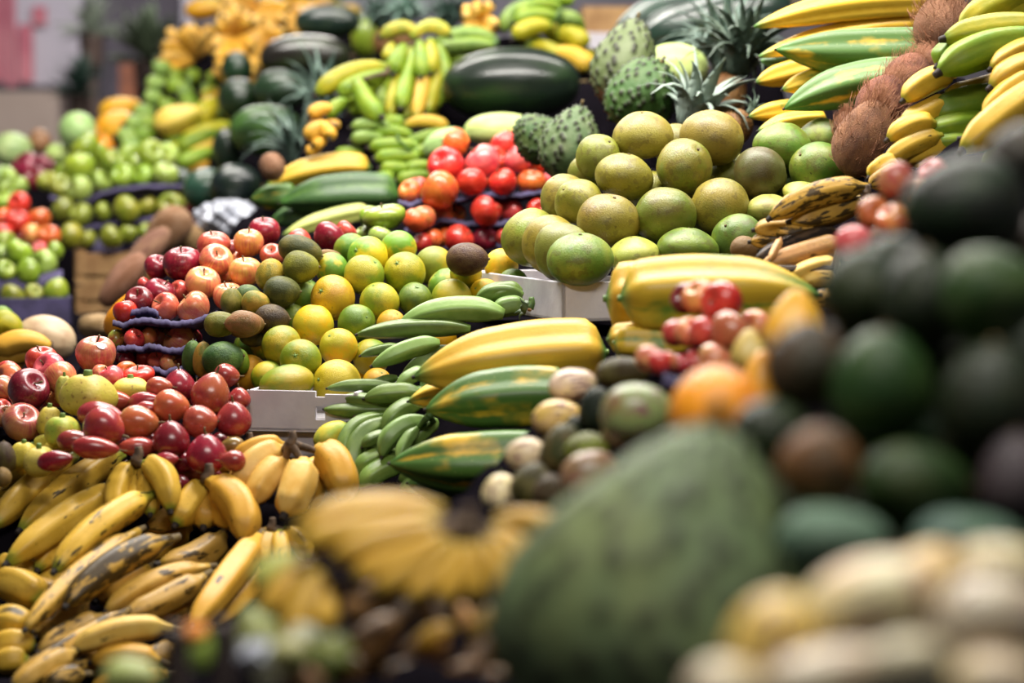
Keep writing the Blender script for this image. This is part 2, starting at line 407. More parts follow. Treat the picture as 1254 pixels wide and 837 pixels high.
PAL = {  # palette key: (colour A, colour B, words)
 'g': ('#56781c', '#74881e', 'green'), 'yg': ('#7c8a18', '#a89a1c', 'yellow-green'), 'gy': ('#628a1c', '#c4a81c', 'green-and-yellow'),
 'y': ('#d0a010', '#b8a41c', 'bright yellow'), 'yo': ('#cf9a14', '#c08c18', 'deep yellow'),
 'do': ('#3a3a1c', '#5a5426', 'dark olive'), 'db': ('#3a2c22', '#544028', 'dark brown'), 'og': ('#56601c', '#7a7a2a', 'olive green'),
 'yb': ('#a8842c', '#6e6a28', 'yellow-brown'), 'bo': ('#7c5a34', '#685028', 'brown-orange'), 'ro': ('#2f4a1e', '#4e6a28', 'rough dark green'), 'gg': ('#4a5a3a', '#6a7448', 'grey-green'),
 'dr': ('#5e0f1c', '#84182a', 'dark red'), 'r': ('#a0242c', '#c24a3c', 'red'), 'pk': ('#b03c38', '#c86c4a', 'pink-red'), 'pa': ('#c05048', '#d0965a', 'pink-orange'),
 'ya': ('#d29a48', '#c85e46', 'yellow-orange'), 'yr': ('#a43a44', '#be8450', 'red-yellow'), 'rg': ('#a03028', '#8a9a3c', 'red-green'),
 'tr': ('#b01820', '#c43a28', 'bright red'), 'to': ('#c8401f', '#d07030', 'orange-red'), 'tp': ('#c22c40', '#dc6a6a', 'pink'),
 'to2': ('#ac5636', '#ae643a', 'orange'), 'tm': ('#8a2a2c', '#9c3c34', 'red'), 'tmo': ('#a04c34', '#8e3630', 'orange-red'), 'tmd': ('#701824', '#8c2430', 'deep red'),
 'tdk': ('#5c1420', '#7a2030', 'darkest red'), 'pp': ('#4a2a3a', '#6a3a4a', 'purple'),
 'ga': ('#6a8424', '#84982e', 'green'), 'gl': ('#849e42', '#98ac54', 'pale green'), 'gd': ('#6a7a22', '#8a8a2c', 'olive green'),
 'q': ('#c4ae48', '#b4a43c', 'yellow'), 'qg': ('#a8a03c', '#8f9a3a', 'greenish yellow'),
 'pm': ('#7c7c28', '#6c7222', 'yellow-green'), 'pmy': ('#877a2c', '#786a28', 'dull yellow'), 'pmg': ('#557426', '#7a862a', 'green'), 'pmb': ('#4a4222', '#5e5a28', 'brown-green'), 'pmp': ('#a8a04c', '#98a040', 'pale yellow'),
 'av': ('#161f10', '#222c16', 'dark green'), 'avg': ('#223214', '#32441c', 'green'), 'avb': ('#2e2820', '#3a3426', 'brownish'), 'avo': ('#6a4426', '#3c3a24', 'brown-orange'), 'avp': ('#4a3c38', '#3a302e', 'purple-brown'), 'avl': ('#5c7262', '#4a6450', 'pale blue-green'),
 'pe': ('#e0cca8', '#d4bc84', 'cream'), 'pey': ('#d4b45c', '#d8bc7c', 'yellow cream'), 'peg': ('#8a9458', '#8a6a40', 'green-brown'), 'peb': ('#8a6a40', '#6a5a38', 'brown-green'), 'pew': ('#d2c49c', '#e0d4b8', 'pale cream'), 'pgw': ('#a8a888', '#b8b49c', 'grey-green cream'),
 'or': ('#e89018', '#d07818', 'orange'),
 'wm': ('#182218', '#22301c', 'dark green'), 'wmg': ('#2e4c1e', '#1c3a1e', 'green'), 'wmb': ('#1c2f26', '#2a4034', 'blue-green'), 'lm': ('#a2b468', '#b8c47c', 'pale green'), 'lm2': ('#8ca868', '#a4b87c', 'pale green'), 'be': ('#a88e74', '#9c8068', 'beige'),
 'so': ('#4e5e3a', '#626e4a', 'grey-green'), 'sog': ('#3c5424', '#4c642e', 'green'), 'sof': ('#5e7048', '#6e7e56', 'green'),
 'co': ('#6a4432', '#8c5e48', 'brown'), 'ym': ('#7a5a3c', '#94704e', 'brown'), 'py': ('#d89a20', '#c8a83c', 'yellow'), 'pyo': ('#dc9c24', '#d8a830', 'orange-yellow'),
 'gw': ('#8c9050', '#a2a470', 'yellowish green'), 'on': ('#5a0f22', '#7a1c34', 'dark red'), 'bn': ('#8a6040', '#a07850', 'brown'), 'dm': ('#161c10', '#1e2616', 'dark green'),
}
ORD = ['first', 'second', 'third', 'fourth', 'fifth', 'sixth', 'seventh', 'eighth', 'ninth', 'tenth', 'eleventh', 'twelfth', 'thirteenth', 'fourteenth', 'fifteenth']
ITEMS = []      # each: dict(spheres=[(px,py,r,off)], d0, build=fn(shift))
PROLATE = {'tamarillo', 'dark', 'pepino', 'watermelon', 'palemelon', 'yam', 'coconut', 'soursop', 'gsoursop', 'smallpapaya', 'quince'}

def plane(pl, py):
    d0, y0, s = pl; return d0 * (1 + s * (y0 - py) / F)

def add_ball(kind, name, cat, px, py, a, b, d, key, label, group, ang=None, spot=0.0, up=None, noise=True):
    a *= 1.055; b *= 1.055
    if kind == 'pomelo': a *= 1.035; b *= 1.035
    if kind in ('apple', 'tallapple', 'citrus') and ang is None and max(a, b) > 1.1 * min(a, b):
        R_ = max(a, b) * (.95 if max(a, b) < 1.5 * min(a, b) else .85)
        if a > b: py += (R_ - b) * .75
        a = b = R_
    if kind == 'pomelo' and b > 1.12 * a: a2 = b * 1.06; px += a2 - a; a = a2
    R = (a + b) / 2 if max(a, b) / min(a, b) < 1.15 else math.sqrt(a * b)
    it = dict(d=d)
    if kind in PROLATE and max(a, b) > 1.25 * min(a, b):
        an = math.radians(ang) if ang is not None else (0 if a > b else math.pi / 2)
        L, s_ = max(a, b), min(a, b); sp = []
        for k in (-1, 0, 1):
            o = k * (L - s_); sp.append((px + o * math.cos(an), py - o * math.sin(an), s_ * .97, 0.0))
        it['sp'] = sp
    else: it['sp'] = [(px, py, R, 0.0)]
    def build(d):
        k = d / F; P = W(px, py, d); v = RND.choice(PROTO[kind]); A, B, _ = PAL[key]
        if kind in PROLATE:
            L, s_ = max(a, b), min(a, b)
            if ang is not None: q = math.radians(ang)
            elif up: q = math.pi / 2
            elif a >= b * 1.03: q = 0 if RND.random() < .5 else math.pi
            else: q = math.pi / 2
            dr = RT * math.cos(q) + UP * math.sin(q) + FW * (RND.uniform(-.3, .1) if not up else -.1)
            sc = (s_ * k, s_ * k, L * k)
            if up and ang is None: sc = (a * k, a * k, b * k)
        elif max(a, b) / min(a, b) > 1.12:
            dr = Vector((RND.uniform(-.25, .25), RND.uniform(-.4, .1), 1)) if a > b else Vector((1, RND.uniform(-.3, .3), RND.uniform(-.3, .3)))
            sc = (max(a, b) * k, max(a, b) * k, min(a, b) * k)
        else:
            if up: dr = Vector(up)
            else:
                dr = Vector((RND.uniform(-1, 1), RND.uniform(-1.1, .5), RND.uniform(.1, 1))); 
            sc = (R * k * 1.01,) * 3
        rot = Vector((0, 0, 1)).rotation_difference(dr.normalized()) @ Quaternion((0, 0, 1), RND.uniform(0, 6.28))
        root = None
        for pn, me in v:
            o = link(name if pn is None else pn, me, root)
            if pn is None:
                root = o; o.location = P; o.rotation_mode = 'QUATERNION'; o.rotation_quaternion = rot; o.scale = sc
                if noise:
                    j = lambda c: '#' + ''.join('%02x' % max(0, min(255, int(int(c[i:i + 2], 16) * f + RND.uniform(-7, 7)))) for i in (1, 3, 5))
                    f = RND.uniform(.92, 1.08); tint(o, j(A), j(B), 1, spot)
                else: tint(o, A, B, 1, spot)
        meta(root, label, cat, group)
    it['build'] = build; it['r3'] = None; ITEMS.append(it)

USED = {}
def pile(kind, name, cat, noun, pl, rows, group, tmpl, anchor='l', spot=0.0):
    """rows: list of (row words, text). Each entry 'REG X Y RX RY key [dz=] [a=] | label'. tmpl has {adj} {noun} {ord} {row}"""
    for rw, txt in rows:
        ent = []
        for ln in txt.strip().split(';'):
            ln = ln.strip()
            if not ln: continue
            lab = None
            if '|' in ln: ln, lab = [q.strip() for q in ln.split('|')]
            p = ln.split(); px, py = rx(p[0], float(p[1]), float(p[2])); s = REG[p[0]][2]
            o = dict(q.split('=') for q in p[6:])
            ent.append((px, py, float(p[3]) / s, float(p[4]) / s, p[5], o, lab))
        order = sorted(range(len(ent)), key=lambda i: ent[i][0] if anchor == 'l' else -ent[i][0])
        for rank, i in enumerate(order):
            px, py, a, b, key, o, lab = ent[i]
            lab = lab or tmpl.format(adj=PAL[key][2], noun=noun, ord=ORD[rank], row=rw)
            USED[lab] = USED.get(lab, 0) + 1
            add_ball(kind, name, cat, px, py, a, b, plane(pl, py) + float(o.get('dz', 0)), key, lab, group,
                     float(o['a']) if 'a' in o else None, float(o.get('sp', spot)), up=(0, -.25, 1) if 'up' in o else None)

# ---- bananas, plantains, papayas: things drawn out along a curve
TC = {  # palette for tubes: A, B, endf, spot
 'yb': ('#b8922e', '#c49e3c', .8, .6), 'yc': ('#b8942e', '#c4a03a', .6, .4), 'yo': ('#c29030', '#cc9c3c', .15, .45), 'yk': ('#a88234', '#b8924a', .1, .86), 'yl': ('#d8b45c', '#cfa448', .1, .6),
 'ygb': ('#8e8e1c', '#aa9c24', .7, .1), 'gb': ('#62801e', '#7c8e24', .8, .0), 'gp': ('#536a30', '#647a38', .5, .0), 'gpl': ('#76924e', '#66843e', .4, .0), 'gs': ('#607c34', '#7a9044', .4, 0),
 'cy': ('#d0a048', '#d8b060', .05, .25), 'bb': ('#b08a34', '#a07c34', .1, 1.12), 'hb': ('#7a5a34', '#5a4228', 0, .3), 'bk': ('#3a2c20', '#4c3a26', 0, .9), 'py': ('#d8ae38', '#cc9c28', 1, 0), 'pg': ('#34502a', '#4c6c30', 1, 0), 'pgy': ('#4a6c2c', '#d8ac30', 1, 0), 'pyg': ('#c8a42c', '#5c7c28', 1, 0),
 'pl': ('#a8b058', '#c4bc68', .6, 0), 'fg': ('#b58c30', '#c09a3c', .2, .2), 'ypg': ('#c0ae3c', '#8a9c3c', 1, .2), 'tan': ('#a87a4a', '#c09458', 0, .6),
}
def prof_banana(t):
    if t < .08: return .36 + .1 * t / .08
    if t < .2: return .46 + .54 * math.sin((t - .08) / .12 * math.pi / 2)
    if t < .74: return 1.0 + .1 * math.sin((t - .2) / .54 * math.pi)
    u = (t - .74) / .26; return 1.0 * math.cos(u * math.pi / 2 * .86) ** .8
def prof_small(t):
    if t < .12: return .4 + 2 * t
    if t < .8: return .64 + .36 * math.sin((t - .12) / .68 * math.pi * .6 + .1)
    u = (t - .8) / .2; return max(.2, .97 * math.cos(u * 1.35) ** .7)
def prof_plant(t):
    if t < .3: return .4 + .6 * math.sin(t / .3 * math.pi / 2)
    if t < .6: return 1.0
    u = (t - .6) / .4; return .2 + .8 * math.cos(u * math.pi / 2) ** .8
def prof_babaco(t):
    if t < .12: return .12 + .83 * math.sin(t / .12 * math.pi / 2) ** .7
    if t < .55: return .95 + .05 * math.sin((t - .12) / .43 * math.pi)
    u = (t - .55) / .45; return .07 + .88 * math.cos(u * math.pi / 2) ** .85
PROF = dict(banana=(prof_banana, 5, .08, 'banana'), small=(prof_small, 5, .03, 'banana'), plant=(prof_plant, 5, .085, 'green'), babaco=(prof_babaco, 5, .10, 'babaco'), pebaco=(prof_babaco, 5, .10, 'babaco'))

def parse_tube(txt, pl):
    out = []
    for ln in txt.strip().split(';'):
        ln = ln.strip()
        if not ln: continue
        p = ln.split(); s = REG[p[0]][2]; v = [float(q) for q in p[1:8]]
        x0, y0 = rx(p[0], v[0], v[1]); x1, y1 = rx(p[0], v[2], v[3]); th = v[4] / s; bx, by = v[5] / s, v[6] / s
        key = p[8]; o = dict(q.split('=') for q in p[9:])
        dz = float(o.get('dz', 0)); sl = float(o.get('sl', 0))
        d0 = plane(pl, y0) + dz + sl / 2; d1 = plane(pl, y1) + dz - sl / 2      # sl>0: tip comes nearer
        out.append(dict(x0=x0, y0=y0, x1=x1, y1=y1, th=th, bx=bx, by=by, key=key, d0=d0, d1=d1))
    return out

def tube_spheres(q, dref):
    n = max(3, min(9, int(math.hypot(q['x1'] - q['x0'], q['y1'] - q['y0']) / max(q['th'], 1) / 1.1))); sp = []
    for i in range(n):
        t = (i + .5) / n; c = 4 * t * (1 - t)
        sp.append((q['x0'] + (q['x1'] - q['x0']) * t + q['bx'] * c, q['y0'] + (q['y1'] - q['y0']) * t + q['by'] * c, q['th'] * (.95 if .15 < t < .85 else .6), q['d0'] + (q['d1'] - q['d0']) * t - dref))
    return sp

def tube_mesh(q, kind, shift, origin):
    wide = {'banana': 1.22, 'small': 1.14, 'plant': 1.06}.get(kind, 1.03)
    pf, rid, amp, mat = PROF[kind]; n = 20; pts, rr = [], []
    for i in range(n + 1):
        t = i / n; c = 4 * t * (1 - t); d = q['d0'] + (q['d1'] - q['d0']) * t + shift
        pts.append(W(q['x0'] + (q['x1'] - q['x0']) * t + q['bx'] * c, q['y0'] + (q['y1'] - q['y0']) * t + q['by'] * c, d) - origin)
        rr.append(q['th'] / F * d * pf(t) * wide)
    return mkmesh(kind + '_peel', *mm(tubepts(pts, rr, 30 if kind == 'babaco' else 20, rid, amp, phase=RND.uniform(0, 1.2))), M[mat]), pts, rr

def nub(pts, rr, mat, f=1.05, ln=.7, end=-1):
    if end == -1: p = pts[-1]; d = (pts[-1] - pts[-3]).normalized(); r = rr[-1]
    else: p = pts[0]; d = (pts[0] - pts[2]).normalized(); r = rr[0]
    r = max(r, .0025)
    return mkmesh('nub', *mm(rod(p - d * r * .5, p + d * r * ln * 2, r * f, r * .7, 8)), mat)

def add_finger(q, kind, shift, origin, root, name='finger', tip=True, stem=False):
    me, pts, rr = tube_mesh(q, kind, shift, origin); A, B, ef, sp = TC[q['key']]
    o = link(name, me, root); 
    f = RND.uniform(.93, 1.06); j = lambda c: '#' + ''.join('%02x' % max(0, min(255, int(int(c[i:i + 2], 16) * f))) for i in (1, 3, 5))
    tint(o, j(A), j(B), ef, sp * RND.uniform(.7, 1.2))
    if tip: link('tip', nub(pts, rr, M['blacktip']), o)
    if stem: link('stem', nub(pts, rr, M['stem' if kind in ('banana', 'small') else 'greenstem'], 1.0, .35 if kind == 'babaco' else 1.1, 0), o)
    return o

def tube_things(kind, name, cat, pl, group, txt):
    """one thing per line; a label after |"""
    for ln in txt.strip().split(';'):
        ln = ln.strip()
        if not ln: continue
        ln, lab = [s.strip() for s in ln.split('|')]
        q = parse_tube(ln, pl)[0]; dref = (q['d0'] + q['d1']) / 2
        def build(d, q=q, dref=dref, lab=lab):
            sh = d - dref; org = W((q['x0'] + q['x1']) / 2, (q['y0'] + q['y1']) / 2, d)
            o = add_finger(q, kind, sh, org, None, name, tip=True, stem=True); o.location = org
            meta(o, lab, cat, group)
        ITEMS.append(dict(d=dref, sp=tube_spheres(q, dref), build=build, tube=1))

def hand(kind, name, cat, pl, label, group, txt, crown=None, crownr=.6, cm='crown', extra=None):
    """a bunch: fingers joined at a crown; crown = 'REG X Y' """
    qs = parse_tube(txt, pl) if txt else []
    if extra: qs += extra
    dref = sum((q['d0'] + q['d1']) / 2 for q in qs) / len(qs); sp = []
    for q in qs: sp += tube_spheres(q, dref)
    def build(d):
        sh = d - dref; cx = [q['x0'] for q in qs]; cy = [q['y0'] for q in qs]; cd = min(q['d0'] for q in qs)
        if crown: p = crown.split(); cpx, cpy = rx(p[0], float(p[1]), float(p[2]))
        else: cpx, cpy = sum(cx) / len(cx), sum(cy) / len(cy)
        org = W(cpx, cpy, cd + sh); root = link(name, None); root.location = org; root.empty_display_size = .03
        for q in qs: add_finger(q, kind, sh, org, root)
        r0 = sum(q['th'] for q in qs) / len(qs) / F * cd * crownr * .62; segs = []
        for q in qs:
            e = W(q['x0'] + (q['x1'] - q['x0']) * .06, q['y0'] + (q['y1'] - q['y0']) * .06, q['d0'] + sh) - org
            if e.length > .075: continue
            segs.append(rod((0, 0, 0), e, r0 * .9, r0 * .55, 7))
        segs.append(rod((0, 0, -r0 * .3), (r0 * .4, r0 * .3, r0 * 2.2), r0 * 1.0, r0 * .6, 9, (r0 * .3, 0, 0)))
        link('crown', mkmesh('crown', *mm(merge(segs)), M[cm]), root)
        meta(root, label, cat, group)
    ITEMS.append(dict(d=dref, sp=sp, build=build, tube=1))

def fan(reg, x, y, L, th, n, a0, a1, key, d, curl=.18, tiers=1, near=.06, seed=0):
    r = random.Random(seed); s = REG[reg][2]; cx, cy = rx(reg, x, y); out = []
    for k in range(tiers):
        for i in range(n):
            a = math.radians(a0 + (a1 - a0) * (i + .5 * (k % 2)) / max(1, n - 1) + r.uniform(-9, 9)); l = L / s * r.uniform(.85, 1.15) * (1 - .16 * k)
            dx, dy = math.cos(a) * l, -math.sin(a) * l; nx, ny = -dy * curl, dx * curl
            sg = 1 if dx > 0 else -1
            kk = key if isinstance(key, str) else r.choice(key)
            out.append(dict(x0=cx + dx * .06, y0=cy + dy * .06, x1=cx + dx, y1=cy + dy, th=th * .74 / s, bx=nx * -sg * .4, by=ny * -sg * .4, key=kk, d0=d - k * near * .5, d1=d - near * (.4 + k)))
    return out
# ================================================================== THE PHOTOGRAPH'S THINGS
P_LIME = (4.45, 470, 1.2); P_APL = (4.68, 395, 1.2); P_TRAYL = (4.62, 450, .6); P_TAM = (4.15, 540, 1.5); P_BAN = (3.78, 800, 1.6)
P_PLT = (4.3, 500, .9); P_BAB = (4.12, 500, .4); P_POM = (4.42, 330, 1.3); P_BABR = (3.85, 400, .8); P_APF = (3.3, 430, 1.2)
P_PEP = (3.25, 560, 1.8); P_AV = (2.05, 600, .9); P_RB = (4.2, 240, .9); P_TOPB = (4.85, 110, .8); P_TRA = (5.55, 250, .7)
P_MID = (6.3, 120, .8); P_WM = (7.3, 120, 1.2); P_GA = (7.1, 220, .9); P_FL = (6.6, 300, 1.2); P_BABL = (5.9, 240, .8)

# ---- green and yellow citrus in and above the white card box
pile('citrus', 'citrus_fruit', 'citrus', 'citrus', P_LIME, [
 ('bottom', 'J 110 245 78 76 yg dz=.03; J 200 272 128 88 yg a=0 | long yellow-green citrus resting on the rim of the white card box; J 440 278 118 112 y | large bright yellow citrus touching the green plantain tips above the white box; J 632 262 72 60 yo dz=.06 | deep yellow citrus peeping out under the green plantain tips'),
 ('second', 'I 1195 225 85 82 yo dz=.05; I 1185 92 60 62 g dz=.08; J 105 80 78 80 yg dz=.05; J 175 88 98 88 yg; J 268 155 100 90 yg; J 448 98 92 84 y; J 605 148 82 92 yg dz=.04; J 575 245 60 50 y dz=.09'),
 ('third', 'F 228 745 60 72 g dz=.05; F 328 768 100 86 y; F 535 765 90 84 g dz=.02; F 700 762 72 56 yo dz=.04; F 165 770 40 36 g dz=.1; F 940 830 75 60 y dz=.09'),
 ('fourth', 'F 285 632 76 76 g dz=.04; F 422 646 104 104 yo; F 645 666 92 92 yg; F 815 654 80 78 g dz=.02; F 990 650 95 92 yg dz=.02; F 1150 618 76 62 y dz=.04; F 1282 580 75 70 g dz=.03; F 1370 660 74 75 gy dz=.02; F 1180 560 48 40 yo dz=.12'),
 ('fifth', 'F 415 507 78 76 gy dz=.02; F 572 536 97 90 yg; F 765 526 96 98 yg; F 972 595 98 86 gy dz=.06; F 905 492 86 96 yg dz=.04; F 1058 530 74 74 yg; F 1228 494 78 82 y | yellow citrus with a green crown ring standing beside the grapefruit box'),
 ('top', 'F 505 412 82 74 g dz=.02; F 588 446 98 88 gy a=20; F 735 408 84 84 gy'),
], 'green and yellow citrus heaped above the white card box', '{adj} citrus, {ord} from the dark avocados in the {row} row of its heap', 'l')

# ---- dark mottled fruit on the side of the citrus heap
pile('dark', 'dark_avocado', 'avocado', 'avocado', (4.5, 430, 1.1), [
 ('bottom', 'I 925 152 55 82 ro up=1; I 975 160 52 84 yb up=1 dz=-.01; I 1070 158 98 86 ro a=10 dz=-.02; I 1155 170 40 60 g dz=.04'),
 ('second', 'E 1060 772 80 62 og a=0; E 1175 772 88 64 bo a=0; F -10 770 84 60 bo dz=-.02; F 130 748 82 72 db; F 35 830 60 50 do dz=.05'),
 ('third', 'E 1110 662 55 62 og; E 1190 640 62 58 gg; F 52 672 66 62 yb; F 178 616 85 76 do a=0; F -40 660 60 60 bo dz=.05'),
 ('top', 'F 125 536 75 76 yb; F 268 498 84 76 og dz=-.02; F 265 418 104 72 do a=-15 | large dark olive avocado on top of the dark ones, touching a red apple; F 400 447 60 34 bo dz=.04; F 1066 460 98 80 db a=0 | dark brown avocado alone among the citrus before the stacked apple trays; F 350 470 40 40 og dz=.08'),
], 'dark avocados beside the citrus heap', '{adj} avocado, {ord} from the apples in the {row} row of dark ones', 'l')

# ---- apples above the purple tray
pile('apple', 'apple', 'apple', 'apple', P_APL, [
 ('bottom', 'E 600 712 45 62 tr; E 668 660 52 80 dr dz=.03; E 763 628 80 76 dr dz=.04; E 796 690 66 70 pk dz=-.02; E 930 690 82 74 pa dz=-.04; E 690 582 34 34 r dz=.07; E 860 608 52 44 pk dz=.05; E 1092 640 72 72 pa up=1'),
 ('second', 'E 752 500 58 66 dr dz=.02; E 875 486 96 88 dr up=1 | dark red apple with its stem hollow up over the purple tray; E 870 585 42 36 dr dz=.08; E 930 525 58 64 ya dz=.02; E 970 572 86 78 pa dz=-.02; E 1085 542 46 46 ya dz=.05; E 1175 522 80 74 ya up=1; E 1060 610 50 50 dr dz=.1'),
 ('third', 'E 930 452 42 36 dr dz=.04; E 1035 466 80 74 pa dz=-.02; E 1135 462 44 36 ya dz=.04; F 130 432 60 44 pk; E 1085 500 48 52 dr dz=.12'),
 ('top', 'E 1024 388 80 66 pk up=1 | pink-red apple topping its heap, its thin brown stem standing up; E 1190 382 68 76 ya up=1 | yellow-orange apple with its stem hollow up, beside a dark red one; F 92 325 82 70 dr up=1 dz=.05 | dark red apple standing highest, behind the yellow-orange apple; F 258 362 76 42 r dz=.08; F 404 356 76 76 dr a=0 dz=.04; F 482 330 56 52 r dz=.08; E 1112 418 40 50 dr dz=.08'),
], 'loose apples heaped over the purple tray', '{adj} apple, {ord} from the corner in the {row} row above the purple tray', 'l')
pile('apple', 'apple', 'apple', 'apple', P_TRAYL, [
 ('upper', 'I 558 60 42 46 rg; I 600 58 36 48 pk dz=.02; I 642 60 44 52 r dz=-.01; I 712 50 36 50 ya; I 762 50 40 52 ya dz=.01; I 862 58 82 56 yr dz=-.01; I 680 55 34 50 dr dz=.04; I 812 50 36 50 yr dz=.05; I 915 45 40 60 dr dz=.05'),
 ('lower', 'I 610 155 46 36 dr; I 660 165 34 40 dr dz=.03; I 696 152 32 46 r; I 756 162 38 50 pk; I 806 176 38 46 pa; I 850 160 36 46 r dz=.04; I 580 150 34 30 dr dz=.04'),
], 'apples between the lower purple trays', '{adj} apple lying in the {row} of two lower purple trays, {ord} from its corner', 'l')

# ---- apples on the near side
pile('apple', 'apple', 'apple', 'apple', (4.35, 500, 1.2), [
 ('top', 'I 460 132 102 92 yr up=1 | large red and yellow striped apple with a small sticker, standing up alone; I 200 152 92 58 r up=1; I 240 182 92 50 tp dz=-.04; I 482 214 50 28 pa; I 532 234 62 46 tp dz=-.02; I 604 212 58 44 to dz=.04; I 662 240 78 52 tr a=0'),
 ('middle', 'I 290 236 84 64 pa dz=-.03; I 135 305 102 100 dr | dark red round apple, biggest of those beside the yellow quinces; I 45 252 82 74 to2 dz=.02; I 42 212 80 42 r dz=.06; I 265 330 50 66 pa dz=.02; I 10 300 60 70 yr dz=.04'),
 ('bottom', 'I 105 456 98 84 yr; I 10 385 50 34 r dz=.05; I 20 432 50 56 yr dz=.02; I 210 410 40 50 dr dz=.08'),
], 'apples beside the yellow quinces', '{adj} apple in the {row} row beside the quinces, {ord} counted towards the white box', 'l')
pile('quince', 'quince', 'quince', 'quince', (4.25, 520, 1.2), [
 ('upper', 'I 308 308 42 76 qg up=1 dz=.02; I 420 330 124 104 q up=1 dz=-.05 | biggest yellow quince, lumpy and spotted with two green stubs; I 626 296 84 56 q up=1'),
 ('lower', 'I 240 460 66 78 q up=1; I 298 504 80 76 qg up=1 dz=-.03; I 115 618 66 66 q dz=.02; I 190 648 72 76 q dz=-.02; I 215 560 56 42 q dz=.03; I 262 590 50 50 q dz=.04; I 90 680 60 60 q dz=.05'),
], 'yellow quinces among the apples and tree tomatoes', '{adj} quince in the {row} group, {ord} counted towards the red tree tomatoes', 'l')
pile('tamarillo', 'tree_tomato', 'tree tomato', 'tree tomato', P_TAM, [
 ('top', 'I 762 290 62 46 tmo a=0; I 858 282 72 74 tmd up=1 | dark red pointed tree tomato, stem up, topping the heap; I 1010 322 88 98 tmo up=1 a=75 | large orange-red pointed tree tomato leaning before the white box; I 1085 238 60 58 tm dz=.05; I 1146 346 52 52 tm dz=.05; I 940 330 40 60 tmd dz=.09'),
 ('upper', 'I 545 356 84 50 tmo a=0 dz=.02; I 688 362 80 46 tm a=10 dz=.02; I 708 396 60 36 tm dz=.03; I 820 384 84 78 to2; I 480 426 112 62 tm a=-5 dz=.03; I 500 482 98 90 tm a=-25 dz=-.02; I 664 462 96 80 to2 a=0; I 960 456 82 74 tmo; I 1120 446 80 84 tm; I 600 420 60 50 tmd dz=.1; I 770 480 40 50 tmd dz=.09'),
 ('lower', 'I 820 542 86 84 tmd; I 990 612 94 92 tmd; I 356 548 82 50 tm a=0 dz=.03; I 456 582 108 52 tm a=-5; I 592 552 36 34 pp dz=.04; I 655 578 84 46 tmo dz=.02; I 1115 574 58 44 bo dz=.02; I 262 644 86 46 tmd a=10 dz=-.04; I 1050 560 50 50 tmd dz=.1; I 720 560 50 50 tmd dz=.1'),
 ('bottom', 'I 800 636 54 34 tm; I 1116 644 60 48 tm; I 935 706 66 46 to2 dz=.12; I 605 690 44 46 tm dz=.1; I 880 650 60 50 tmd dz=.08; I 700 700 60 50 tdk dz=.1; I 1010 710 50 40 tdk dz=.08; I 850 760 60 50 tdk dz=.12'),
], 'red and orange tree tomatoes heaped before the white box', '{adj} tree tomato, {ord} towards the white box in the {row} row of its heap', 'l')
pile('dark', 'brown_fruit', 'fruit', 'fruit', (4.15, 560, 1.0), [('', 'I 20 630 56 76 db | brown round fruit beside the yellow quinces, the upper of two; I 12 722 44 46 bo | small brown fruit low beside the top plantains')], 'brown fruit beside the quinces', '', 'l')

